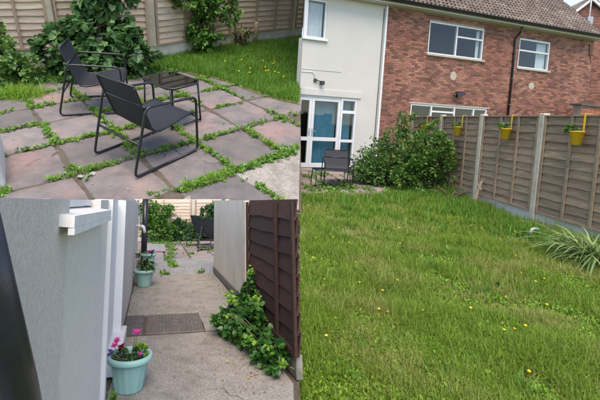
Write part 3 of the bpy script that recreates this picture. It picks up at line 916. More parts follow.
# mint pots with plants
PG = 'mint plastic pots along the house wall'
def make_pot(label, M):
    t = thing('plant_pot', label, 'pot', M, PG)
    flut = lambda r: (lambda a: r * (1.0 - .075 * abs(math.sin(a * 7)) ** .8 + .03))
    prof = [(0, .002), (.098, .0), (flut(.103), .012), (flut(.125), .15), (.137, .185), (.139, .20), (.160, .203), (.166, .212), (.166, .234), (.160, .243), (.148, .246), (.140, .240), (.132, .19)]
    MB().lathe(prof, 72).build('pot_body', MINT, t)
    MB().lathe([(.136, .196), (.07, .205), (0, .208)], 24).build('compost', COMPOST, t)
    return t
pot = make_pot('nearest mint pot with pink flowers, against the roughcast wall', PASSAGE @ T(-.125, 2.88, .001, 0, .92))
copy_tree(pot, None, PASSAGE @ T(-.10, 6.15, .005, .4, 1.0), 'middle mint pot with a small bush, beyond the door')
copy_tree(pot, None, PASSAGE @ T(-.06, 8.15, .001, .9, .95), 'farthest mint pot, at the foot of the thin drainpipe')

def flower(parent, x, y, z, r, m, petals=6, layers=2):
    P = []; D = []
    for l in range(layers):
        for k in range(petals):
            a = 6.283 * k / petals + l * .5
            P.append((x, y, z + l * r * .15)); D.append((math.cos(a), math.sin(a), .35 + .7 * l))
    V, F = scatter_leaves(np.array(P), np.array(D), r, 'oval', 0, .08)
    return np_mesh('flower', V, F, m, parent)
t = thing('flowering_plant', 'bedding plant with pink and crimson flowers in the nearest mint pot', 'plant', PASSAGE @ T(-.125, 2.88, .19, 0, .95))
P, D = blob_points([(0, 0, .02, .115, .11, .04), (.07, .03, .035, .05, .06, .04), (-.06, -.02, .03, .05, .05, .05)], 520)
V, F = scatter_leaves(P, D, .030, 'small', 0, .6); np_mesh('foliage', V, F, POTLEAF, t)
P, D = blob_points([(.075, .05, .045, .045, .05, .035)], 110)
V, F = scatter_leaves(P, D, .034, 'oval', 0, .6); np_mesh('lime_foliage', V, F, WEEDY, t)
st = MB()
for (x, y, z, r, m) in [(.045, .10, .135, .040, PINK), (.03, .11, .145, .030, PINK), (-.105, .05, .105, .036, PINK), (-.115, .03, .08, .028, PINK), (-.065, .02, .075, .034, DEEPRED), (-.06, .03, .045, .036, DEEPRED), (-.14, .0, .06, .024, VIOLET), (-.15, -.01, .035, .024, VIOLET), (-.13, .03, .04, .02, VIOLET), (.07, -.05, .045, .02, PINK), (.085, -.04, .03, .018, VIOLET)]:
    flower(t, x, y, z, r, m)
    st.tube([(0, 0, -.02), (x * .6, y * .6, z * .3), (x, y, z)], .003, 4)
st.build('stem', STEMG, t)
shrub('potted_bush', 'small grey green bush growing in the middle mint pot', 'plant', PASSAGE @ T(-.10, 6.15, .21), [(0, 0, .07, .13, .13, .09), (-.05, 0, .17, .08, .08, .11), (.06, .03, .13, .08, .08, .09)], 420, .055, 'oval', POTLEAF, 8, (0, 0), .005)
t = thing('flowering_plant', 'low plant with violet and red flowers in the farthest mint pot', 'plant', PASSAGE @ T(-.06, 8.15, .19))
P, D = blob_points([(0, 0, .02, .12, .12, .05)], 160); V, F = scatter_leaves(P, D, .04, 'small', 0, .6); np_mesh('foliage', V, F, POTLEAF, t)
for k in range(9):
    flower(t, rnd.uniform(-.1, .1), rnd.uniform(-.1, .06), rnd.uniform(.05, .09), .038, rnd.choice([VIOLET, VIOLET, DEEPRED, PINK]))

# right: cream garage wall, concrete post, dark fence, ivy
t = thing('garage_wall', 'stained cream rendered wall on the right side of the passage', 'wall', PASSAGE @ T(1.13, 4.47, 0))
mb = MB(); mb.add([(0, 0, -.02), (0, 2.72, -.02), (.22, 2.72, -.02), (.22, 0, -.02), (0, 0, 1.279), (0, 2.72, 1.299), (.22, 2.72, 1.299), (.22, 0, 1.279)],
                  [(0, 4, 5, 1), (1, 5, 6, 2), (2, 6, 7, 3), (3, 7, 4, 0), (4, 7, 6, 5), (0, 1, 2, 3)])
mb.build('rendered_face', GARAGE, t)
MB().bbox(-.018, -.002, .0, 2.70, -.02, .10, .004).build('damp_plinth', mat('dark_damp_plinth', (.10, .09, .075), (.16, .145, .12), .9, 8), t)
t = thing('boundary_fence', 'dark brown stained overlap fence at the right edge of the passage', 'fence', PASSAGE @ T(1.075, 4.22, 0, R(-90)))
MB().bbox(-.14, -.02, -.055, .06, -.02, 1.276, .01).build('concrete_post', POSTC, t)
MB().bbox(-.015, 1.40, -.02, .03, -.02, .148, .004).build('gravel_board', mat('damp_gravel_board', (.24, .225, .19), (.16, .15, .125), .9, 9, dirt=(6, .5, .7, (.1, .095, .075))), t)
ms = board_meshes(1.46, .138, BOARD_B, 5)
fence_panel(t, Matrix.Translation((-.012, 0, 0)), 1.46, .15, 1.255, None, BOARD_B, ms, 8, (.70,), False)
# ivy tumbling from the foot of the post
t = thing('ivy_plant', 'bushy green ivy at the foot of the dark brown fence', 'ivy', PASSAGE @ T(.93, 3.45, 0))
P, D = blob_points([(-.05, .10, .17, .20, .36, .18), (.0, .38, .24, .14, .20, .17), (-.14, .30, .10, .20, .28, .12), (0, -.20, .12, .15, .30, .13), (.02, -.48, .07, .10, .20, .09), (.06, .52, .38, .05, .09, .16)], 2400, .4)
P[:, 0] = np.minimum(P[:, 0], .085)
V, F = scatter_leaves(P, D, .048, 'lobed', .15, .6); np_mesh('foliage', V, F, IVYD, t)
P, D = blob_points([(-.07, .10, .22, .20, .38, .18), (.05, .48, .40, .06, .14, .20), (.04, .10, .32, .06, .28, .12), (-.20, .30, .12, .14, .25, .11), (0, -.30, .14, .14, .30, .12)], 420, .8)
P[:, 0] = np.minimum(P[:, 0], .085)
V, F = scatter_leaves(P, D, .036, 'lobed', .0, .6); np_mesh('young_foliage', V, F, IVYL, t)
mb = MB()
for k in range(16):
    e = (rnd.uniform(-.25, .07), rnd.uniform(-.45, .55), rnd.uniform(.1, .36))
    mb.tube([(.05, e[1] * .4, 0), (e[0] * .5, e[1] * .7, e[2] * .7), e], [.006, .005, .003], 4)
mb.build('stem', STEMG, t)
# small weeds in the path joints and at the wall foot, and leaf litter
q = []
for (x, y, s, n) in [(.42, 8.35, .06, 26), (.43, 7.9, .05, 18), (.40, 9.1, .06, 20), (.25, 7.13, .05, 12), (.5, 9.8, .07, 16), (.55, 10.6, .08, 26), (.45, 11.3, .1, 28), (.6, 12.0, .1, 30), (.2, 11.9, .12, 24), (.95, 9.75, .1, 16), (1.05, 11.8, .2, 36), (-.2, 10.6, .06, 20), (.3, 12.4, .25, 50), (-.22, 2.70, .012, 4), (-.2, 3.2, .012, 5), (.9, 7.08, .04, 8), (1.5, 10.6, .15, 20)]:
    for _ in range(n): q.append((rnd.gauss(x, s * .8), rnd.gauss(y, s * 1.6)))
V, F = rosettes(np.array(q), .045, 8, 'oval', .8)
tag(np_mesh('path_weeds', V, F, WEED, None, PASSAGE), 'tufts of green weeds in the joints of the passage path', 'weeds', kind='stuff')
q = np.array([(rnd.uniform(-.24, 1.0), rnd.uniform(2.2, 7.0)) for _ in range(150)] + [(rnd.gauss(.75, .1), rnd.gauss(3.0, .3)) for _ in range(90)] + [(-.24 + abs(rnd.gauss(0, .04)), rnd.uniform(2.4, 6.5)) for _ in range(120)] + [(1.06 - abs(rnd.gauss(0, .05)), rnd.uniform(4.4, 7.0)) for _ in range(110)])
V, F = scatter_leaves(np.column_stack([q, np.full(len(q), .009)]), np.column_stack([nr.normal(0, 1, (len(q), 2)), nr.uniform(0, .3, len(q))]), .024, 'small', 0, .1)
tag(np_mesh('leaf_litter', V, F, LITTER, None, PASSAGE), 'small fallen leaves littering the concrete path', 'leaves', kind='stuff')
# far end: slab step, chairs, bushes, fence
o = MB().bbox(-.28, .36, 10.2, 11.5, .0, .07, .012).build('loose_paving_slab', PATIOG, None, PASSAGE @ T(0, 0, .006))
tag(o, 'raised pale concrete slab lying beyond the farthest mint pot', 'slab')
copy_tree(chair, None, PASSAGE @ T(1.50, 11.3, .006, R(200 - 180), 1.18), 'farther of the two black armchairs at the end of the passage')
copy_tree(chair, None, PASSAGE @ T(1.70, 10.25, .006, R(45), 1.12), 'armchair half hidden by the cream wall at the end of the passage')
t = thing('garden_fence', 'pale board fence glimpsed between bushes at the end of the passage', 'fence', PASSAGE @ T(-.6, 13.35, 0))
ms = board_meshes(1.9, .11, BOARD_A, 3)
MB().bbox(1.91, 2.03, -.06, .06, -.1, 1.372, .01).build('concrete_post', POSTC, t)
MB().bbox(0, 1.9, -.03, .03, -.1, .15, .004).build('gravel_board', GRAVB, t)
fence_panel(t, Matrix.Identity(4), 1.9, .15, 1.355, None, BATTEN_A, ms, 11, (.5,), False)
fence_panel(t, Matrix.Translation((2.04, 0, 0)), 1.2, .15, 1.355, None, BATTEN_A, board_meshes(1.2, .11, BOARD_A, 2), 11, (.5,), False)
shrub('cut_leaf_bush', 'bushy bright green shrub at the end of the passage, left of the pale boards', 'bush', PASSAGE @ T(.1, 12.85), [(-.05, 0, .45, .42, .25, .40), (.05, .0, .95, .45, .22, .33), (-.25, 0, 1.0, .3, .22, .30), (.38, -.05, .35, .28, .2, .3)], 4200, .11, 'cut', BUSHLEAF, 9)
shrub('dark_bush', 'low dark bush under the pale boards at the end of the passage', 'bush', PASSAGE @ T(1.25, 12.95), [(0, 0, .3, .40, .2, .32), (.3, .05, .5, .3, .2, .3), (-.35, 0, .4, .25, .2, .35)], 2200, .10, 'lobed', CURRANT, 8)
shrub('currant_bush', 'dark leafy bush above the two far armchairs, right of the pale post', 'bush', PASSAGE @ T(2.1, 12.8), [(0, 0, .55, .38, .22, .45), (.1, 0, 1.0, .42, .2, .27), (-.3, .0, .9, .2, .15, .3)], 2600, .10, 'lobed', CURRANT, 8)

# =================================================================== PLOT 3: the lawn, the fence and the houses
LB = lambda y: .095 + .182 * y          # left boundary of the garden plot
lawn_poly = [(LB(1.2), 1.2), (7.5, 1.2), (7.5, 11.8), (LB(11.8), 11.8)]
bank('lawn', GARDEN, lawn_poly, LAWN, zoff=0.0)
# patio by the French doors
FX = lambda u, w=0.0: (3.364 + u * math.cos(R(18.03)) + w * -math.sin(R(18.03)), 12.554 + u * math.sin(R(18.03)) + w * math.cos(R(18.03)))
hp = [(LB(8.25), 8.25), (3.5, 8.70), (4.3, 9.5), (5.1, 10.6), (5.1, 13.1), (LB(12.1), 12.1)]
hpatio = tag(MB().prism(hp, .002, .012).build('house_patio', SOIL, None, GARDEN), kind='structure')
for j in range(8):
    for i in range(7):
        x0 = 1.3 + i * .60 + (.3 if j % 2 else 0); y0 = 8.16 + j * .55 + .12 * (i * .6)
        pts = [(x0 + .02, y0 + .02), (x0 + .58, y0 + .10), (x0 + .58, y0 + .62), (x0 + .02, y0 + .53)]
        c = (x0 + .3, y0 + .3)
        if c[0] < LB(c[1]) - .12 or c[0] > 3.55 + (y0 - 8.3) * .5: continue
        pts = [(max(p[0], LB(p[1])), p[1]) for p in pts]
        MB().prism(pts, -.02, .025 + rnd.uniform(-.004, .005)).build('paving_slab', SLABC, hpatio)
q = np.array([(rnd.uniform(1.6, 4.3), rnd.uniform(8.3, 12.1)) for _ in range(900)]); q = q[(vnoise(q, 3, 9) > .52) & (q[:, 0] > LB(q[:, 1]) + .05)]
V, F = rosettes(q, .055, 9, 'oval', .6); V[:, 2] += .02
tag(np_mesh('patio_weeds', V, F, WEED, None, GARDEN), 'weeds growing between the slabs outside the French doors', 'weeds', kind='stuff')

# ---- grass of the lawn: density and height vary, thinner further off
def lawn_pts(n, y0, y1):
    y = nr.uniform(y0, y1, n); x = nr.uniform(0, 1, n) * (6.2 - LB(y)) + LB(y)
    return np.column_stack([x, y])
G = np.concatenate([lawn_pts(120000, 1.75, 3.2), lawn_pts(85000, 3.0, 5.2), lawn_pts(60000, 5.0, 9.6)])
view = (G[:, 0] < .9 + G[:, 1] * 1.12) & (G[:, 0] < 5.15)
G = G[view]
edge = np.interp(G[:, 0], [1.5, 3.5, 4.3, 6], [8.2, 8.65, 9.45, 10.5])
G = G[G[:, 1] < np.interp(G[:, 0], [1.5, 3.5, 4.3, 6], [8.2, 8.65, 9.45, 10.5])]
n1 = vnoise(G, .9, 11); n2 = vnoise(G, 2.7, 12); n3 = vnoise(G, 7, 13)
bare = (n2 * .6 + n3 * .4) < .30
G = G[~(bare & (nr.random(len(G)) < .75))]
n1 = vnoise(G, .9, 11); n2 = vnoise(G, 2.7, 12); n3 = vnoise(G, 7, 13)
near_fence = np.clip((G[:, 0] - 4.3) / .8, 0, 1) + np.clip((G[:, 1] - 7.0) / 3, 0, .3) * np.clip((G[:, 0] - 2.6) / 1.2, 0, 1)
hh = .032 + .045 * n1 * n2 * 2 + .03 * n3 + .11 * near_fence * (.4 + n2)
rr = nr.random(len(G))
st_ = rr < (.10 + .10 * (n2 < .4))
for nm, s_, m_, lb in (('lawn_grass', ~st_, GRASSL, 'bright green grass of the lawn before the fence'), ('dry_grass', st_, STRAW, 'dry straw coloured blades among the lawn grass')):
    g = G[s_]
    wd = .0022 + .00065 * g[:, 1]
    V, F = blades(np.column_stack([g, np.zeros(len(g))]), hh[s_] * (1.35 if nm == 'lawn_grass' else .9), wd * .8, .75 if nm == 'lawn_grass' else 1.1)
    tag(np_mesh(nm, V, F, m_, None, GARDEN), lb, 'grass', kind='stuff')
# clover and broad-leaved weeds
q = np.concatenate([lawn_pts(15000, 1.8, 4.6), lawn_pts(9000, 1.8, 3.0)]); q = q[(vnoise(q, 1.3, 21) + .35 * vnoise(q, 5, 24) + .12 * (q[:, 1] < 2.8) > .64) & (q[:, 0] < .9 + q[:, 1] * 1.1)]
V, F = rosettes(q, .022, 6, 'oval', 1.3); V[:, 2] += nr.uniform(0, .03)
tag(np_mesh('clover', V, F, WEEDY, None, GARDEN), 'lime green clover and broad weeds in the near lawn', 'weeds', kind='stuff')
q = lawn_pts(800, 1.8, 7.5); q = q[(vnoise(q, .8, 22) > .45) & (q[:, 0] < .9 + q[:, 1] * 1.1)]
V, F = rosettes(q, .05, 9, 'oval', 1.1)
tag(np_mesh('lawn_weeds', V, F, WEED, None, GARDEN), 'rosettes of broad green weeds in the lawn', 'weeds', kind='stuff')
# taller growth along the fence foot
q = np.array([(5.1 - abs(rnd.gauss(0, .35)), rnd.uniform(4.4, 10.3)) for _ in range(15000)])
q = q[vnoise(q, 1.6, 31) + .35 * nr.random(len(q)) > .42]
V, F = blades(np.column_stack([q, np.zeros(len(q))]), .20, .006, .6)
tag(np_mesh('tall_grass', V, F, GRASSD, None, GARDEN), 'taller dark grass growing along the foot of the weathered fence', 'grass', kind='stuff')
CL = []
for (cx, cy, n_) in ((4.3, 8.3, 500), (3.4, 8.0, 350), (4.75, 7.2, 350), (2.3, 7.4, 200), (4.2, 6.9, 200)):
    q = np.array([(rnd.gauss(cx, .4), rnd.gauss(cy, .16)) for _ in range(n_)]); q = q[q[:, 0] > LB(q[:, 1]) + .1]
    V, F = blades(np.column_stack([q, np.zeros(len(q))]), .22, .007, .6)
    CL.append((V, F))
for k in range(70):
    cy = rnd.uniform(2.2, 8.0); cx = LB(cy) + .1 + rnd.random() * (min(4.9, .7 + cy) - LB(cy)); n_ = int(rnd.uniform(40, 130)); sr = rnd.uniform(.04, .13)
    q = np.array([(rnd.gauss(cx, sr), rnd.gauss(cy, sr)) for _ in range(n_)])
    CL.append(blades(np.column_stack([q, np.zeros(len(q))]), .07 + .012 * cy, .0028 + .0005 * cy, .7))
V, F = cat_vf(CL)
tag(np_mesh('long_grass', V, F, GRASSD, None, GARDEN), 'long dark grass standing in the far part of the lawn', 'grass', kind='stuff')
# dandelions
mb = MB(); mb.lathe([(0, .008), (.011, .007), (.0155, .001), (.010, -.005), (.0025, -.006), (.002, -.075), (0, -.075)], 9)
dn = mb.build('dandelion', DANDY, None, GARDEN @ T(1.3, 3.05, .075))
tag(dn, 'small yellow dandelion flower scattered on the bright lawn', 'flower', 'dandelions in the lawn')
spots = [(1.42, 3.05), (1.35, 3.0), (1.48, 3.12), (.95, 3.5), (.75, 2.6), (1.0, 4.2), (1.4, 4.6), (1.45, 5.0), (1.8, 4.4), (2.3, 4.9), (1.25, 6.4), (1.5, 6.9), (2.6, 5.6), (3.3, 5.4), (3.9, 5.3), (3.6, 4.6), (3.2, 3.8), (2.9, 3.3), (2.4, 2.9), (3.0, 4.4), (4.4, 5.7), (4.6, 6.3), (4.0, 6.5), (3.4, 6.9), (2.1, 7.4), (1.55, 5.4), (1.2, 4.95), (1.62, 3.6), (1.72, 3.66), (.9, 2.9), (2.0, 2.35), (3.6, 6.0), (2.8, 6.4)] + [(c[0] + rnd.gauss(0, .16), c[1] + rnd.gauss(0, .22)) for c in ((1.5, 3.4), (1.45, 4.6), (2.2, 3.2), (3.2, 4.2), (1.3, 3.9), (3.4, 5.2)) for _ in range(4)]
for k, (x, y) in enumerate(spots):
    if k == 0: continue
    copy_tree(dn, None, GARDEN @ T(x, y, .055 + .03 * rnd.random(), rnd.random() * 6, rnd.uniform(.6, .95)))

# ---- weathered fence on the right
FC = [(5.24, 10.95), (5.24, 9.45), (5.24, 7.93), (5.24, 6.40), (5.24, 4.86), (5.24, 3.3)]
fence_run('weathered brown overlap fence with concrete posts on the right of the lawn', GARDEN, FC, .25, 1.87, BOARD_C, BATTEN_C, 1.93, nb=12, mids=(.36, .68))
t = thing('fence_bay', 'narrow reddish brown fence panel between the brick wall and the shrubs', 'fence', GARDEN @ T(4.83, 11.0, 0, 0))
fence_panel(t, Matrix.Identity(4), .40, .05, 1.92, None, BATTEN_C, board_meshes(.40, .15, mat('reddish_board', (.36, .20, .11), (.28, .15, .085), .85, 8, rand=.15)), 12, ())
# hanging planters
YG = 'yellow planters hung on the fence'
def make_planter(label, y, s):
    t = thing('hanging_planter', label, 'planter', GARDEN @ T(5.178, y, 1.64, 0, s), YG)
    MB().lathe([(0, -.19), (.060, -.19), (.088, 0), (.092, 0), (.092, .012), (.083, .012), (.080, -.03), (0, -.03)], 24).build('bucket', YELLOW, t, T(-.094, 0))
    mb = MB(); mb.box(-.006, -.001, -.013, .013, -.02, (1.902 - 1.64) / s + .006); mb.box(-.006, .10, -.013, .013, (1.902 - 1.64) / s + .007, (1.902 - 1.64) / s + .012)
    mb.build('strap', YELLOW, t)
    return t
def make_pplant(label, y, s):
    t = thing('trailing_plant', label, 'plant', GARDEN @ T(5.178 - .094 * s, y, 1.64, 0, s), 'plants in the yellow planters')
    P, D = blob_points([(0, 0, .045, .085, .09, .06), (-.05, .05, .06, .07, .07, .05), (.0, .08, .02, .06, .05, .05)], 330)
    V, F = scatter_leaves(P, D, .05, 'small', .2, .7); V[:, 0] = np.minimum(V[:, 0], .08); np_mesh('foliage', V, F, HEDGE, t)
    mb = MB()
    for _ in range(7): mb.tube([(0, 0, -.028), (rnd.uniform(-.07, .06), rnd.uniform(-.08, .08), .06)], .004, 4)
    mb.build('stem', STEMG, t)
PL = [(5.60, 1.0, 'nearest yellow planter, at the right edge of the weathered fence'), (7.05, .98, 'yellow planter in the middle panel of the weathered fence'), (8.55, .98, 'yellow planter hung just right of the shrubs\' top'), (10.08, .95, 'farthest yellow planter, at the left end of the weathered fence')]
for k, (y, s, lb) in enumerate(PL):
    make_planter(lb, y, s)
    make_pplant('small green plant in the ' + lb.replace('yellow planter', 'yellow bucket'), y, s)

# ---- shrubs beside the fence
shrub('large_shrub', 'broad dark green shrub covering the corner left of the fence', 'shrub', GARDEN @ T(4.15, 10.15),
      [(0, 0, .6, .72, .5, .58), (-.45, -.1, .5, .45, .4, .48), (.25, .0, 1.15, .42, .38, .42), (.5, .0, 1.65, .26, .25, .34), (-.15, -.35, .38, .7, .35, .36), (.45, -.4, .45, .5, .4, .45)],
      6500, .085, 'oval', HEDGED, 18, (0, 0), .014)
shrub('upright_shrub', 'fresh green upright shrub before the far fence panels', 'shrub', GARDEN @ T(4.72, 9.0),
      [(0, 0, .55, .40, .5, .52), (.0, .1, 1.1, .34, .42, .42), (-.25, .25, .8, .35, .4, .5), (.12, -.35, .75, .28, .33, .55), (.1, .1, 1.5, .2, .3, .25), (-.35, .1, .35, .4, .4, .35), (.12, -.45, 1.25, .16, .2, .25)],
      6000, .085, 'oval', HEDGE, 18, (0, 0), .012, droop=-.1)
# cut branches, laths
t = thing('branch_pile', 'tangle of cut brown branches at the foot of the shrub by the fence', 'branches', GARDEN @ T(4.80, 8.15, .02))
for k in range(9):
    a = rnd.uniform(-.7, .7); l = rnd.uniform(.2, .4)
    p0 = Vector((rnd.uniform(-.15, .15), rnd.uniform(-.15, .15), .03)); p1 = p0 + Vector((math.cos(a) * l * rnd.choice((-1, 1)), math.sin(a) * l, rnd.uniform(.05, .33)))
    md = (p0 + p1) / 2 + Vector((0, 0, rnd.uniform(-.02, .08)))
    MB().tube([p0, md, p1], [.024, .019, .010], 6).build('branch', BARK, t)
t = thing('leaning_laths', 'two pale wooden laths leaning against the weathered fence', 'laths', GARDEN @ T(4.98, 7.62, 0))
for k, (dy, dz) in enumerate(((0, .52), (.09, .60))):
    MB().bbox(-.012, .012, -.022, .022, 0, dz, .003).build('lath', WOOD, t, Matrix.Translation((0, dy, 0)) @ Matrix.Rotation(R(16), 4, 'Y') @ Matrix.Rotation(R(-7 + 12 * k), 4, 'X'))
MB().bbox(-.010, .010, -.10, .10, -.012, .012, .003).build('lath', WOOD, t, Matrix.Translation((.128, .055, .45)) @ Matrix.Rotation(R(35), 4, 'X'))
# grey and green curved thing in the grass
t = thing('garden_sprayer', 'small dark and grey garden fitting with green collar lying in the grass by the fence', 'garden tool', GARDEN @ T(4.62, 5.62, .03, R(10), .78))
MB().tube(fillet([(-.07, 0, 0), (-.075, 0, .10), (-.02, 0, .17), (.06, 0, .16)], .05), .028, 12).build('curved_neck', GREYP, t)
MB().tube([(.055, 0, .163), (.10, 0, .145)], .036, 12).build('collar', GREENP, t)
MB().tube([(.10, 0, .145), (.125, 0, .11), (.12, 0, .05)], [.026, .022, .018], 10).build('nozzle', WOOD, t)
MB().tube(fillet([(-.20, .02, .02), (-.07, 0, .03), (.02, .03, .02), (.13, -.02, .03)], .05), .035, 10).build('body', BLACK, t)
# strap-leaved plant at the right edge
t = thing('strap_leaf_plant', 'clump of long arching strap leaves at the right edge of the lawn', 'plant', GARDEN @ T(4.52, 4.55, 0))
V = []; F = []
for k in range(230):
    a = rnd.uniform(0, 2 * math.pi); L = rnd.uniform(.45, .95); w_ = rnd.uniform(.008, .017)
    d = Vector((math.cos(a), math.sin(a), 0)); s_ = Vector((-d.y, d.x, 0))
    el_ = rnd.uniform(.7, 1.35); p = Vector((rnd.gauss(0, .09), rnd.gauss(0, .10), 0)); b = len(V)
    for i in range(8):
        ww = w_ * (1 - (i / 7) ** 2 * .9)
        sag = Vector((0, 0, .004))
        V += [tuple(p - s_ * ww + sag), tuple(p), tuple(p + s_ * ww + sag)]
        p = p + (d * math.cos(el_) + Vector((0, 0, 1)) * math.sin(el_)) * L / 7
        if p.z < .02: p.z = .02
        el_ -= rnd.uniform(.18, .36)
    for i in range(7):
        q0 = b + 3 * i
        F += [(q0, q0 + 1, q0 + 4, q0 + 3), (q0 + 1, q0 + 2, q0 + 5, q0 + 4)]
np_mesh('foliage', np.array(V), np.array(F), STRAPL, t, None, True)

# ---- furniture by the doors
copy_tree(chair, None, GARDEN @ T(2.80, 9.80, .032, R(-98), 1.15), 'black sling armchair outside the French doors, facing the lawn')
make_table('long low black table on the paving before the French doors', GARDEN @ T(2.47, 9.12, .032, R(3)), 'black glass side tables', .86, .44, .45)

# ---- houses
def wall_cells(mb, u0, u1, z0, z1, ops, y0, y1):
    us = sorted({u0, u1, *[v for o in ops for v in o[:2] if u0 < v < u1]}); zs = sorted({z0, z1, *[v for o in ops for v in o[2:] if z0 < v < z1]})
    for a, b in zip(us[:-1], us[1:]):
        for c, d in zip(zs[:-1], zs[1:]):
            if any(o[0] <= (a + b) / 2 <= o[1] and o[2] <= (c + d) / 2 <= o[3] for o in ops): continue
            mb.box(a, b, y0, y1, c, d)


def bricks(mb, u0, u1, z0, z1, ops, y, bw=.215, bh=.065, j=.011, clip=None, dep=.012):
    rows = int((z1 - z0) / (bh + j))
    for r in range(rows):
        za = z0 + r * (bh + j); zb = za + bh
        off = ((bw + j) / 2) * (r % 2)
        u = u0 - off
        while u < u1:
            w = bw
            spans = [(max(u, u0), min(u + w, u1))]
            for o in ops:
                if zb > o[2] + .01 and za < o[3] - .01:
                    nx = []
                    for a, b in spans:
                        if b <= o[0] or a >= o[1]: nx.append((a, b)); continue
                        if a < o[0]: nx.append((a, o[0]))
                        if b > o[1]: nx.append((o[1], b))
                    spans = nx
            for a, b in spans:
                if clip:
                    a2, b2 = clip((za + zb) / 2); a = max(a, a2); b = min(b, b2)
                if b - a > .03:
                    q = rnd.uniform(-.002, .002)
                    s = .002
                    mb.add([(a, y, za), (b, y, za), (b, y, zb), (a, y, zb), (a + s, y - dep + q, za + s), (b - s, y - dep + q, za + s), (b - s, y - dep + q, zb - s), (a + s, y - dep + q, zb - s)],
                           [(4, 5, 6, 7), (0, 1, 5, 4), (1, 2, 6, 5), (2, 3, 7, 6), (3, 0, 4, 7)])
            u += bw + j


def window(house, u0, u1, z0, z1, lights, y=-.0, sill=True, curtain=None, fr=.055, ledge=STONE, skew=0.0):
    """lights: list of (a0,a1,c0,c1) panes as fractions; frame bars fill the rest"""
    w = MB(); d0, d1 = y + .02, y + .09
    us = sorted({0, 1, *[v for l in lights for v in l[:2]]}); W = u1 - u0; H = z1 - z0
    first = None
    win = None
    for l in lights:
        a, b, c, d = u0 + l[0] * W, u0 + l[1] * W, z0 + l[2] * H, z0 + l[3] * H
        e = (fr, fr / 2 + .008)
        ea = fr if l[0] == 0 else fr * .55; eb = fr if l[1] == 1 else fr * .55; ec = fr if l[2] == 0 else fr * .55; ed = fr if l[3] == 1 else fr * .55
        w.box(a, a + ea, d0, d1, c, d); w.box(b - eb, b, d0, d1, c, d)
        w.box(a + ea, b - eb, d0, d1, c, c + ec); w.box(a + ea, b - eb, d0, d1, d - ed, d)
    win = w.build('window', WHITE, house)
    for l in lights:
        a, b, c, d = u0 + l[0] * W, u0 + l[1] * W, z0 + l[2] * H, z0 + l[3] * H
        MB().box(a + .02, b - .02, y + .05, y + .056, c + .02, d - .02).build('pane', GLASS, win)
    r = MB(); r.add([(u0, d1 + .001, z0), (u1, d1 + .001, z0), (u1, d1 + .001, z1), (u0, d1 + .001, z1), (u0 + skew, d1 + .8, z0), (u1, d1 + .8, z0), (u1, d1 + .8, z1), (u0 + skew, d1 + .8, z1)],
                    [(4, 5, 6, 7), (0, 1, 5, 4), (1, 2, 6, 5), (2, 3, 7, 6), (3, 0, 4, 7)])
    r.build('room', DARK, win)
    if sill:
        MB().bbox(u0 - .06, u1 + .06, y - .07, y + .019, z0 - .075, z0 - .002, .008).build('sill', ledge, win)
    for (a, b, m) in (curtain or []):
        V = []; F = []; n = max(8, int((b - a) / .02))
        for i in range(n + 1):
            u = a + (b - a) * i / n; yy = y + .16 + .022 * math.sin(i * 1.25)
            V += [(u, yy, z0 + .02), (u, yy + .004, z1 - .02)]
        for i in range(n): F.append((2 * i, 2 * i + 2, 2 * i + 3, 2 * i + 1))
        MB().add(V, F, True).build('curtain', m, win)
    return win


EAVE = 5.62
# white half
UW0, UW1 = -1.30, 1.70
wh = thing('white_house', 'cream rendered house with French doors left of the brick house', 'house', FACADE)
opW = [(-2.0, .87, .04, 2.44), (-2.2, -.50, 4.25, 5.46)]
mb = MB(); wall_cells(mb, UW0, UW1, -.3, EAVE, opW, 0, .28); mb.build('wall', RENDER, wh)
MB().box(UW0 + .02, UW1, -.006, -.001, -.2, .12).build('plinth', SLATE, wh)
MB().bbox(UW0 + .01, .99, -.035, -.001, 2.45, 2.66, .006).build('lintel', RENDER, wh)
window(wh, UW0 + .02, -.50, 4.25, 5.46, [(0, .10, 0, 1), (.10, 1, 0, 1)], 0, True, [(UW0 + .12, -.55, CURTW)], ledge=WHITE, skew=.5)
# French doors: two leaves and a side light
def door_leaf(u0, u1, z0, z1, name='door'):
    w = MB(); s = .095
    w.box(u0, u0 + s, .03, .09, z0, z1); w.box(u1 - s, u1, .03, .09, z0, z1)
    for (a, b) in ((z0, z0 + .20), (z0 + .93, z0 + 1.05), (z1 - .11, z1)):
        w.box(u0 + s, u1 - s, .032, .088, a, b)
    d = w.build(name, WHITE, wh)
    MB().box(u0 + s - .02, u1 - s + .02, .056, .062, z0 + .18, z1 - .1).build('pane', GLASS, d)
    return d
d = door_leaf(-.81, .26, .06, 2.40)
mb = MB(); mb.box(-.775, -.745, .012, .0295, 1.16, 1.40); mb.tube([(-.76, .0, 1.31), (-.76, -.03, 1.31), (-.65, -.03, 1.30)], .011, 6); mb.build('handle', GREYP, d)
d = door_leaf(-1.30, -.815, .06, 2.40)
mb = MB(); mb.box(-.88, -.85, .012, .0295, 1.16, 1.40); mb.tube([(-.865, .0, 1.31), (-.865, -.03, 1.31), (-.97, -.03, 1.30)], .011, 6); mb.build('handle', GREYP, d)
fr_ = MB(); fr_.box(.262, .335, .01, .1, .04, 2.44); fr_.box(.80, .869, .01, .1, .04, 2.44); fr_.box(-1.3, .262, .01, .1, 2.402, 2.44)
fr_.box(.335, .80, .012, .098, .04, .17); fr_.box(.335, .80, .012, .098, .97, 1.06); fr_.box(.335, .80, .012, .098, 1.93, 2.03); fr_.box(.335, .80, .012, .098, 2.35, 2.44)
dfr = fr_.build('door_frame', WHITE, wh)
MB().box(.33, .805, .05, .056, .1, 2.4).build('pane', GLASS, dfr)
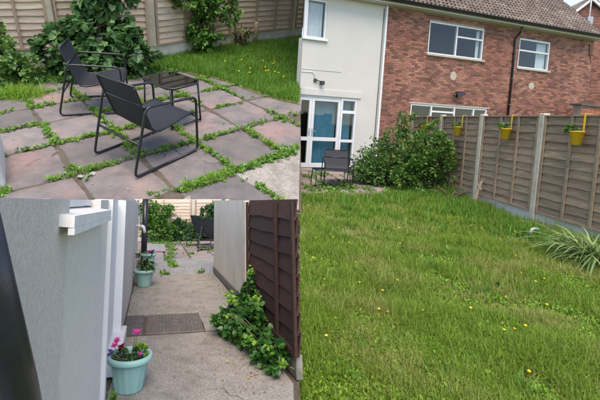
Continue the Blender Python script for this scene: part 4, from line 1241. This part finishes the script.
MB().add([(-1.3, .13, .04), (.869, .13, .04), (.869, .13, 2.44), (-1.3, .13, 2.44), (-.65, 1.1, .04), (.869, 1.1, .04), (.869, 1.1, 2.44), (-.65, 1.1, 2.44)], [(4, 5, 6, 7), (0, 1, 5, 4), (1, 2, 6, 5), (2, 3, 7, 6), (3, 0, 4, 7)]).build('room', DARK, wh)
for (a, b) in ((-.62, .18), (.34, .80)):
    V = []; F = []; n = int((b - a) / .018)
    for i in range(n + 1):
        u = a + (b - a) * i / n; V += [(u, .21 + .025 * math.sin(i * 1.1), .08), (u, .22 + .02 * math.sin(i * 1.1), 2.38)]
    for i in range(n): F.append((2 * i, 2 * i + 2, 2 * i + 3, 2 * i + 1))
    MB().add(V, F, True).build('curtain', CURTB, wh)
MB().bbox(UW0 + .02, 1.25, -.32, -.008, -.02, .10, .012).build('door_step', CONC, wh)
# lamp / camera fitting and cables
mb = MB(); mb.bbox(-.84, -.74, -.05, -.001, 2.88, 2.98, .008); mb.tube([(-.74, -.04, 2.94), (-.62, -.06, 2.90)], .016, 6); mb.bbox(-.63, -.50, -.14, -.03, 2.80, 2.92, .012)
mb.build('security_light', BLACK, wh)
mb = MB(); mb.tube([(UW0 + .01, -.008, 3.17), (-.9, -.010, 3.18), (-.82, -.01, 3.1), (-.80, -.01, 2.98)], .012, 5); mb.tube([(UW0 + .01, -.008, 3.26), (.15, -.008, 3.27), (.16, -.008, 3.42)], .006, 4)
mb.build('cable', OLDWHITE, wh)
# downpipe on the party line
mb = MB(); mb.box(1.705, 1.775, -.07, -.001, 0, EAVE + .1); mb.build('downpipe', WHITE, wh)
MB().tube([(1.66, -.012, .1), (1.66, -.012, 5.5)], .010, 6).build('cable', DARK, wh)
# brick half
UB0, UB1 = 1.70, 12.40
bh_ = thing('brick_house', 'red brick house with brown tiled roof and white windows', 'house', FACADE)
W1_ = (3.63, 6.22, 4.22, 5.36); W2_ = (8.08, 9.80, 4.12, 5.25); W3_ = (3.10, 6.72, 1.30, 2.42)
opB = [W1_, W2_, W3_]
mb = MB(); wall_cells(mb, UB0, UB1, -.3, EAVE, opB, .004, .28); mb.box(UB1 - .28, UB1, .281, 7.0, -.3, EAVE); mb.build('wall', MORTAR, bh_)
mb = MB(); bricks(mb, UB0 + .08, UB1, 1.55, EAVE - .02, opB, .003); bricks(mb, UB0 + .08, 5.0, .03, 1.552, opB, .003)
b_ = mb.build('brickwork', BRICKM, bh_); b_['kind'] = 'stuff'
window(bh_, *W1_, [(0, .50, 0, 1), (.50, 1, 0, .64), (.50, 1, .64, 1)], -.01, True, [(6.02, 6.16, CURTW)])
window(bh_, *W2_, [(0, 1, 0, .60), (0, 1, .60, 1)], -.01, True, [(9.25, 9.74, CURTW)])
window(bh_, *W3_, [(0, .26, 0, 1), (.26, .56, 0, .8), (.26, .56, .8, 1), (.56, .82, 0, 1), (.82, 1, 0, 1)], -.01, False)
MB().bbox(W3_[0] - .1, W3_[1] + .1, -.02, -.004, 2.425, 2.475, .004).build('lintel', STONE, bh_)
for (u, z, a, c) in ((4.90, 3.53, .16, .17), (8.95, 3.46, .18, .14)):
    pts = [(u + a * (.8 + .3 * rnd.random()) * math.cos(k * .52), z + c * (.8 + .3 * rnd.random()) * math.sin(k * .52)) for k in range(12)]
    MB().add([(x, -.0125, z_) for x, z_ in pts] + [(x, -.002, z_) for x, z_ in pts], [tuple(range(11, -1, -1))[::-1]] + [(k, (k + 1) % 12, 12 + (k + 1) % 12, 12 + k) for k in range(12)]).build('mortar_patch', STONE, bh_)
# security light
mb = MB(); mb.bbox(5.10, 5.20, -.10, -.012, 2.76, 2.90, .01); mb.add([(4.96, -.22, 2.82), (5.36, -.22, 2.86), (5.36, -.08, 2.95), (4.96, -.08, 2.90), (4.98, -.20, 2.90), (5.34, -.2, 2.95), (5.34, -.1, 3.0), (4.98, -.1, 2.96)], [(0, 1, 5, 4), (1, 2, 6, 5), (2, 3, 7, 6), (3, 0, 4, 7), (4, 5, 6, 7), (3, 2, 1, 0)])
mb.build('security_light', BLACK, bh_)
# downpipe
mb = MB(); mb.tube(fillet([(7.80, -.24, 5.58), (7.79, -.22, 5.42), (7.77, -.06, 5.22), (7.77, -.06, 1.0)], .1), .038, 10)
dp = mb.build('downpipe', PIPE, bh_)
for z in (2.6, 3.6, 4.6): MB().tube([(7.77, -.06, z), (7.77, -.06, z + .07)], .046, 10).build('pipe_bracket', PIPE, dp)
mb = MB(); mb.tube([(12.1, -.02, 5.45), (12.14, -.02, 5.1), (12.3, -.02, 4.8)], .012, 5); mb.build('cable', DARK, bh_)

# roof: soffit, fascia, gutter and tiles, one roof over each half
def roof(house, u0, u1, rows=34, pitch=47):
    c, s = math.cos(R(pitch)), math.sin(R(pitch))
    ov = .30
    z0 = EAVE + .10
    MB().box(u0, u1, -ov + .02, .02, EAVE + .001, EAVE + .025).build('soffit', WHITE, house)
    MB().box(u0, u1, -ov - .004, -ov + .019, EAVE - .01, EAVE + .13).build('fascia', OLDWHITE, house)
    mb = MB(); n = 7
    V = []; F = []
    for k in range(n):
        a = math.pi * k / (n - 1)
        for r_ in (.085, .078):
            V += [(u0, -ov - .09 - r_ * math.cos(a), EAVE + .115 - r_ * math.sin(a)), (u1, -ov - .09 - r_ * math.cos(a), EAVE + .115 - r_ * math.sin(a))]
    for k in range(n - 1):
        a = 4 * k; F += [(a, a + 1, a + 5, a + 4), (a + 2, a + 6, a + 7, a + 3)]
    mb.add(V, F, True)
    mb.build('gutter', PIPE, house)
    rf = MB()
    depth = rows * .205
    rf.add([(u0, -ov, z0), (u1, -ov, z0), (u1, -ov + depth * c, z0 + depth * s), (u0, -ov + depth * c, z0 + depth * s), (u0, -ov, z0 - .04), (u1, -ov, z0 - .04), (u1, -ov + depth * c, z0 + depth * s - .12), (u0, -ov + depth * c, z0 + depth * s - .12)],
           [(0, 1, 2, 3), (0, 4, 5, 1), (1, 5, 6, 2), (2, 6, 7, 3), (3, 7, 4, 0)])
    r_ = rf.build('roof', DARK, house)
    # tiles: roll profile, lower edge lifted over the row below
    tw, tl = .185, .235
    ncol = int((u1 - u0) / tw)
    prof = [(0, .004), (.045, .0), (.10, .004), (.125, .030), (.155, .036), (.185, .010)]
    V = []; F = []
    for r in range(rows):
        for q in range(ncol + 1):
            ua = u0 + q * tw - (tw / 2 if r % 2 else 0)
            jz = rnd.uniform(-.004, .006); jl = rnd.uniform(-.008, .008)
            b = len(V)
            s0 = r * .205 - .03 + jl; s1 = s0 + tl
            for (pu, ph) in prof:
                for (sl, h) in ((s0, ph + .030 + jz), (s1, ph * .8 + .004), (s0, ph + .008 + jz - .0)):
                    u_ = min(max(ua + pu, u0), u1)
                    V.append((u_, -ov + sl * c - h * s, z0 + sl * s + h * c))
            for k in range(len(prof) - 1):
                a = b + 3 * k
                F += [(a, a + 3, a + 4, a + 1), (a + 2, a + 5, a + 3, a)]
    t_ = np_mesh('roof_tiles', np.array(V), np.array(F), TILE, r_)
    t_['kind'] = 'stuff'
    return r_
roof(wh, UW0, UW1 - .002)
rb = roof(bh_, UB0, UB1 + .22)
# neighbouring gable house and the low orange brick wall behind the fence
NH = GARDEN @ T(19.85, 22.0, 0, R(-14))
nb_ = thing('gable_house', 'gabled red brick house far right behind the tiled roof', 'house', NH)
GW, GE, GP = 4.6, 4.9, 9.2
def gclip(z):
    if z < GE: return (-GW, GW)
    t_ = (GP - z) / (GP - GE); return (-GW * t_, GW * t_)
mb = MB(); V = [(-GW, 0.004, -.5), (GW, .004, -.5), (GW, .004, GE), (0, .004, GP), (-GW, .004, GE)]
n = 5; mb.add(V + [(x, 8, z) for x, y, z in V], [(0, 1, 2, 3, 4)] + [(k + n, (k + 1) % n + n, (k + 1) % n, k) for k in range(n)])
mb.build('wall', MORTAR, nb_)
mb = MB(); bricks(mb, -GW, 2.6, 1.5, GP, [], .003, clip=gclip)
b_ = mb.build('brickwork', BRICKM, nb_); b_['kind'] = 'stuff'
mb = MB()
for sg in (-1, 1):
    sl = math.hypot(GW, GP - GE)
    dx, dz = sg * GW / sl, -(GP - GE) / sl
    nx, nz = sg * (GP - GE) / sl, GW / sl
    A0 = (0 + nx * .03 - 0, GP + .03 * nz); L_ = sl + .3
    q = [(A0[0], A0[1]), (A0[0] + dx * L_, A0[1] + dz * L_), (A0[0] + dx * L_ + nx * .14, A0[1] + dz * L_ + nz * .14), (A0[0] + nx * .14, A0[1] + nz * .14)]
    mb.add([(x, -.18, z) for x, z in q] + [(x, 8, z) for x, z in q], [(0, 1, 2, 3), (4, 7, 6, 5)] + [(k, k + 4, (k + 1) % 4 + 4, (k + 1) % 4) for k in range(4)])
mb.build('roof', TILE, nb_)
mb = MB()
for sg in (-1, 1):
    mb.tube([(0, -.20, GP + .01), (sg * GW, -.20, GE + .01)], .07, 6)
mb.build('verge_board', OLDWHITE, nb_)
t = thing('television_aerial', 'thin pale pole with a small box on the far gable', 'aerial', NH @ T(-.10, -.30, 8.05))
MB().tube([(0, 0, -.9), (.0, 0, .9), (.0, 0, 2.6)], .035, 6).build('pole', OLDWHITE, t)
MB().bbox(-.14, .14, -.12, .08, -.25, .15, .02).build('box', GREYP, t)
mb = MB(); mb.tube([(0, .2, -.6), (0, 0, -.6), (-.0, 0, -.95)], .03, 6); mb.tube([(-.30, -.1, .0), (-.2, 0, .05)], [.12, .04], 10); mb.build('bracket', BLACK, t)
OW = FACADE @ T(10.75, -.75, 0, R(-12))
t = thing('brick_outbuilding', 'low orange brick wall with sloping coping behind the right end of the fence', 'wall', OW)
mb = MB(); mb.add([(0, .004, -.3), (3.2, .004, -.3), (3.2, .004, 2.62), (0, .004, 2.78), (0, .3, -.3), (3.2, .3, -.3), (3.2, .3, 2.62), (0, .3, 2.78)], [(0, 1, 2, 3), (5, 4, 7, 6), (4, 0, 3, 7), (1, 5, 6, 2), (3, 2, 6, 7)]); mb.build('wall', MORTAR, t)
mb = MB(); bricks(mb, 0, 3.2, 1.6, 2.76, [], .003, clip=lambda z: (0, 3.2 if z < 2.60 else max(0, 3.2 * (2.78 - z) / .16)))
b_ = mb.build('brickwork', BRICKO, t); b_['kind'] = 'stuff'
mb = MB(); mb.add([(-.1, -.09, 2.79), (3.3, -.09, 2.62), (3.3, .4, 2.62), (-.1, .4, 2.79), (-.1, -.09, 2.86), (3.3, -.09, 2.70), (3.3, .4, 2.70), (-.1, .4, 2.86)], [(0, 1, 5, 4), (1, 2, 6, 5), (2, 3, 7, 6), (3, 0, 4, 7), (4, 5, 6, 7), (3, 2, 1, 0)]); mb.build('coping', SLATE, t)
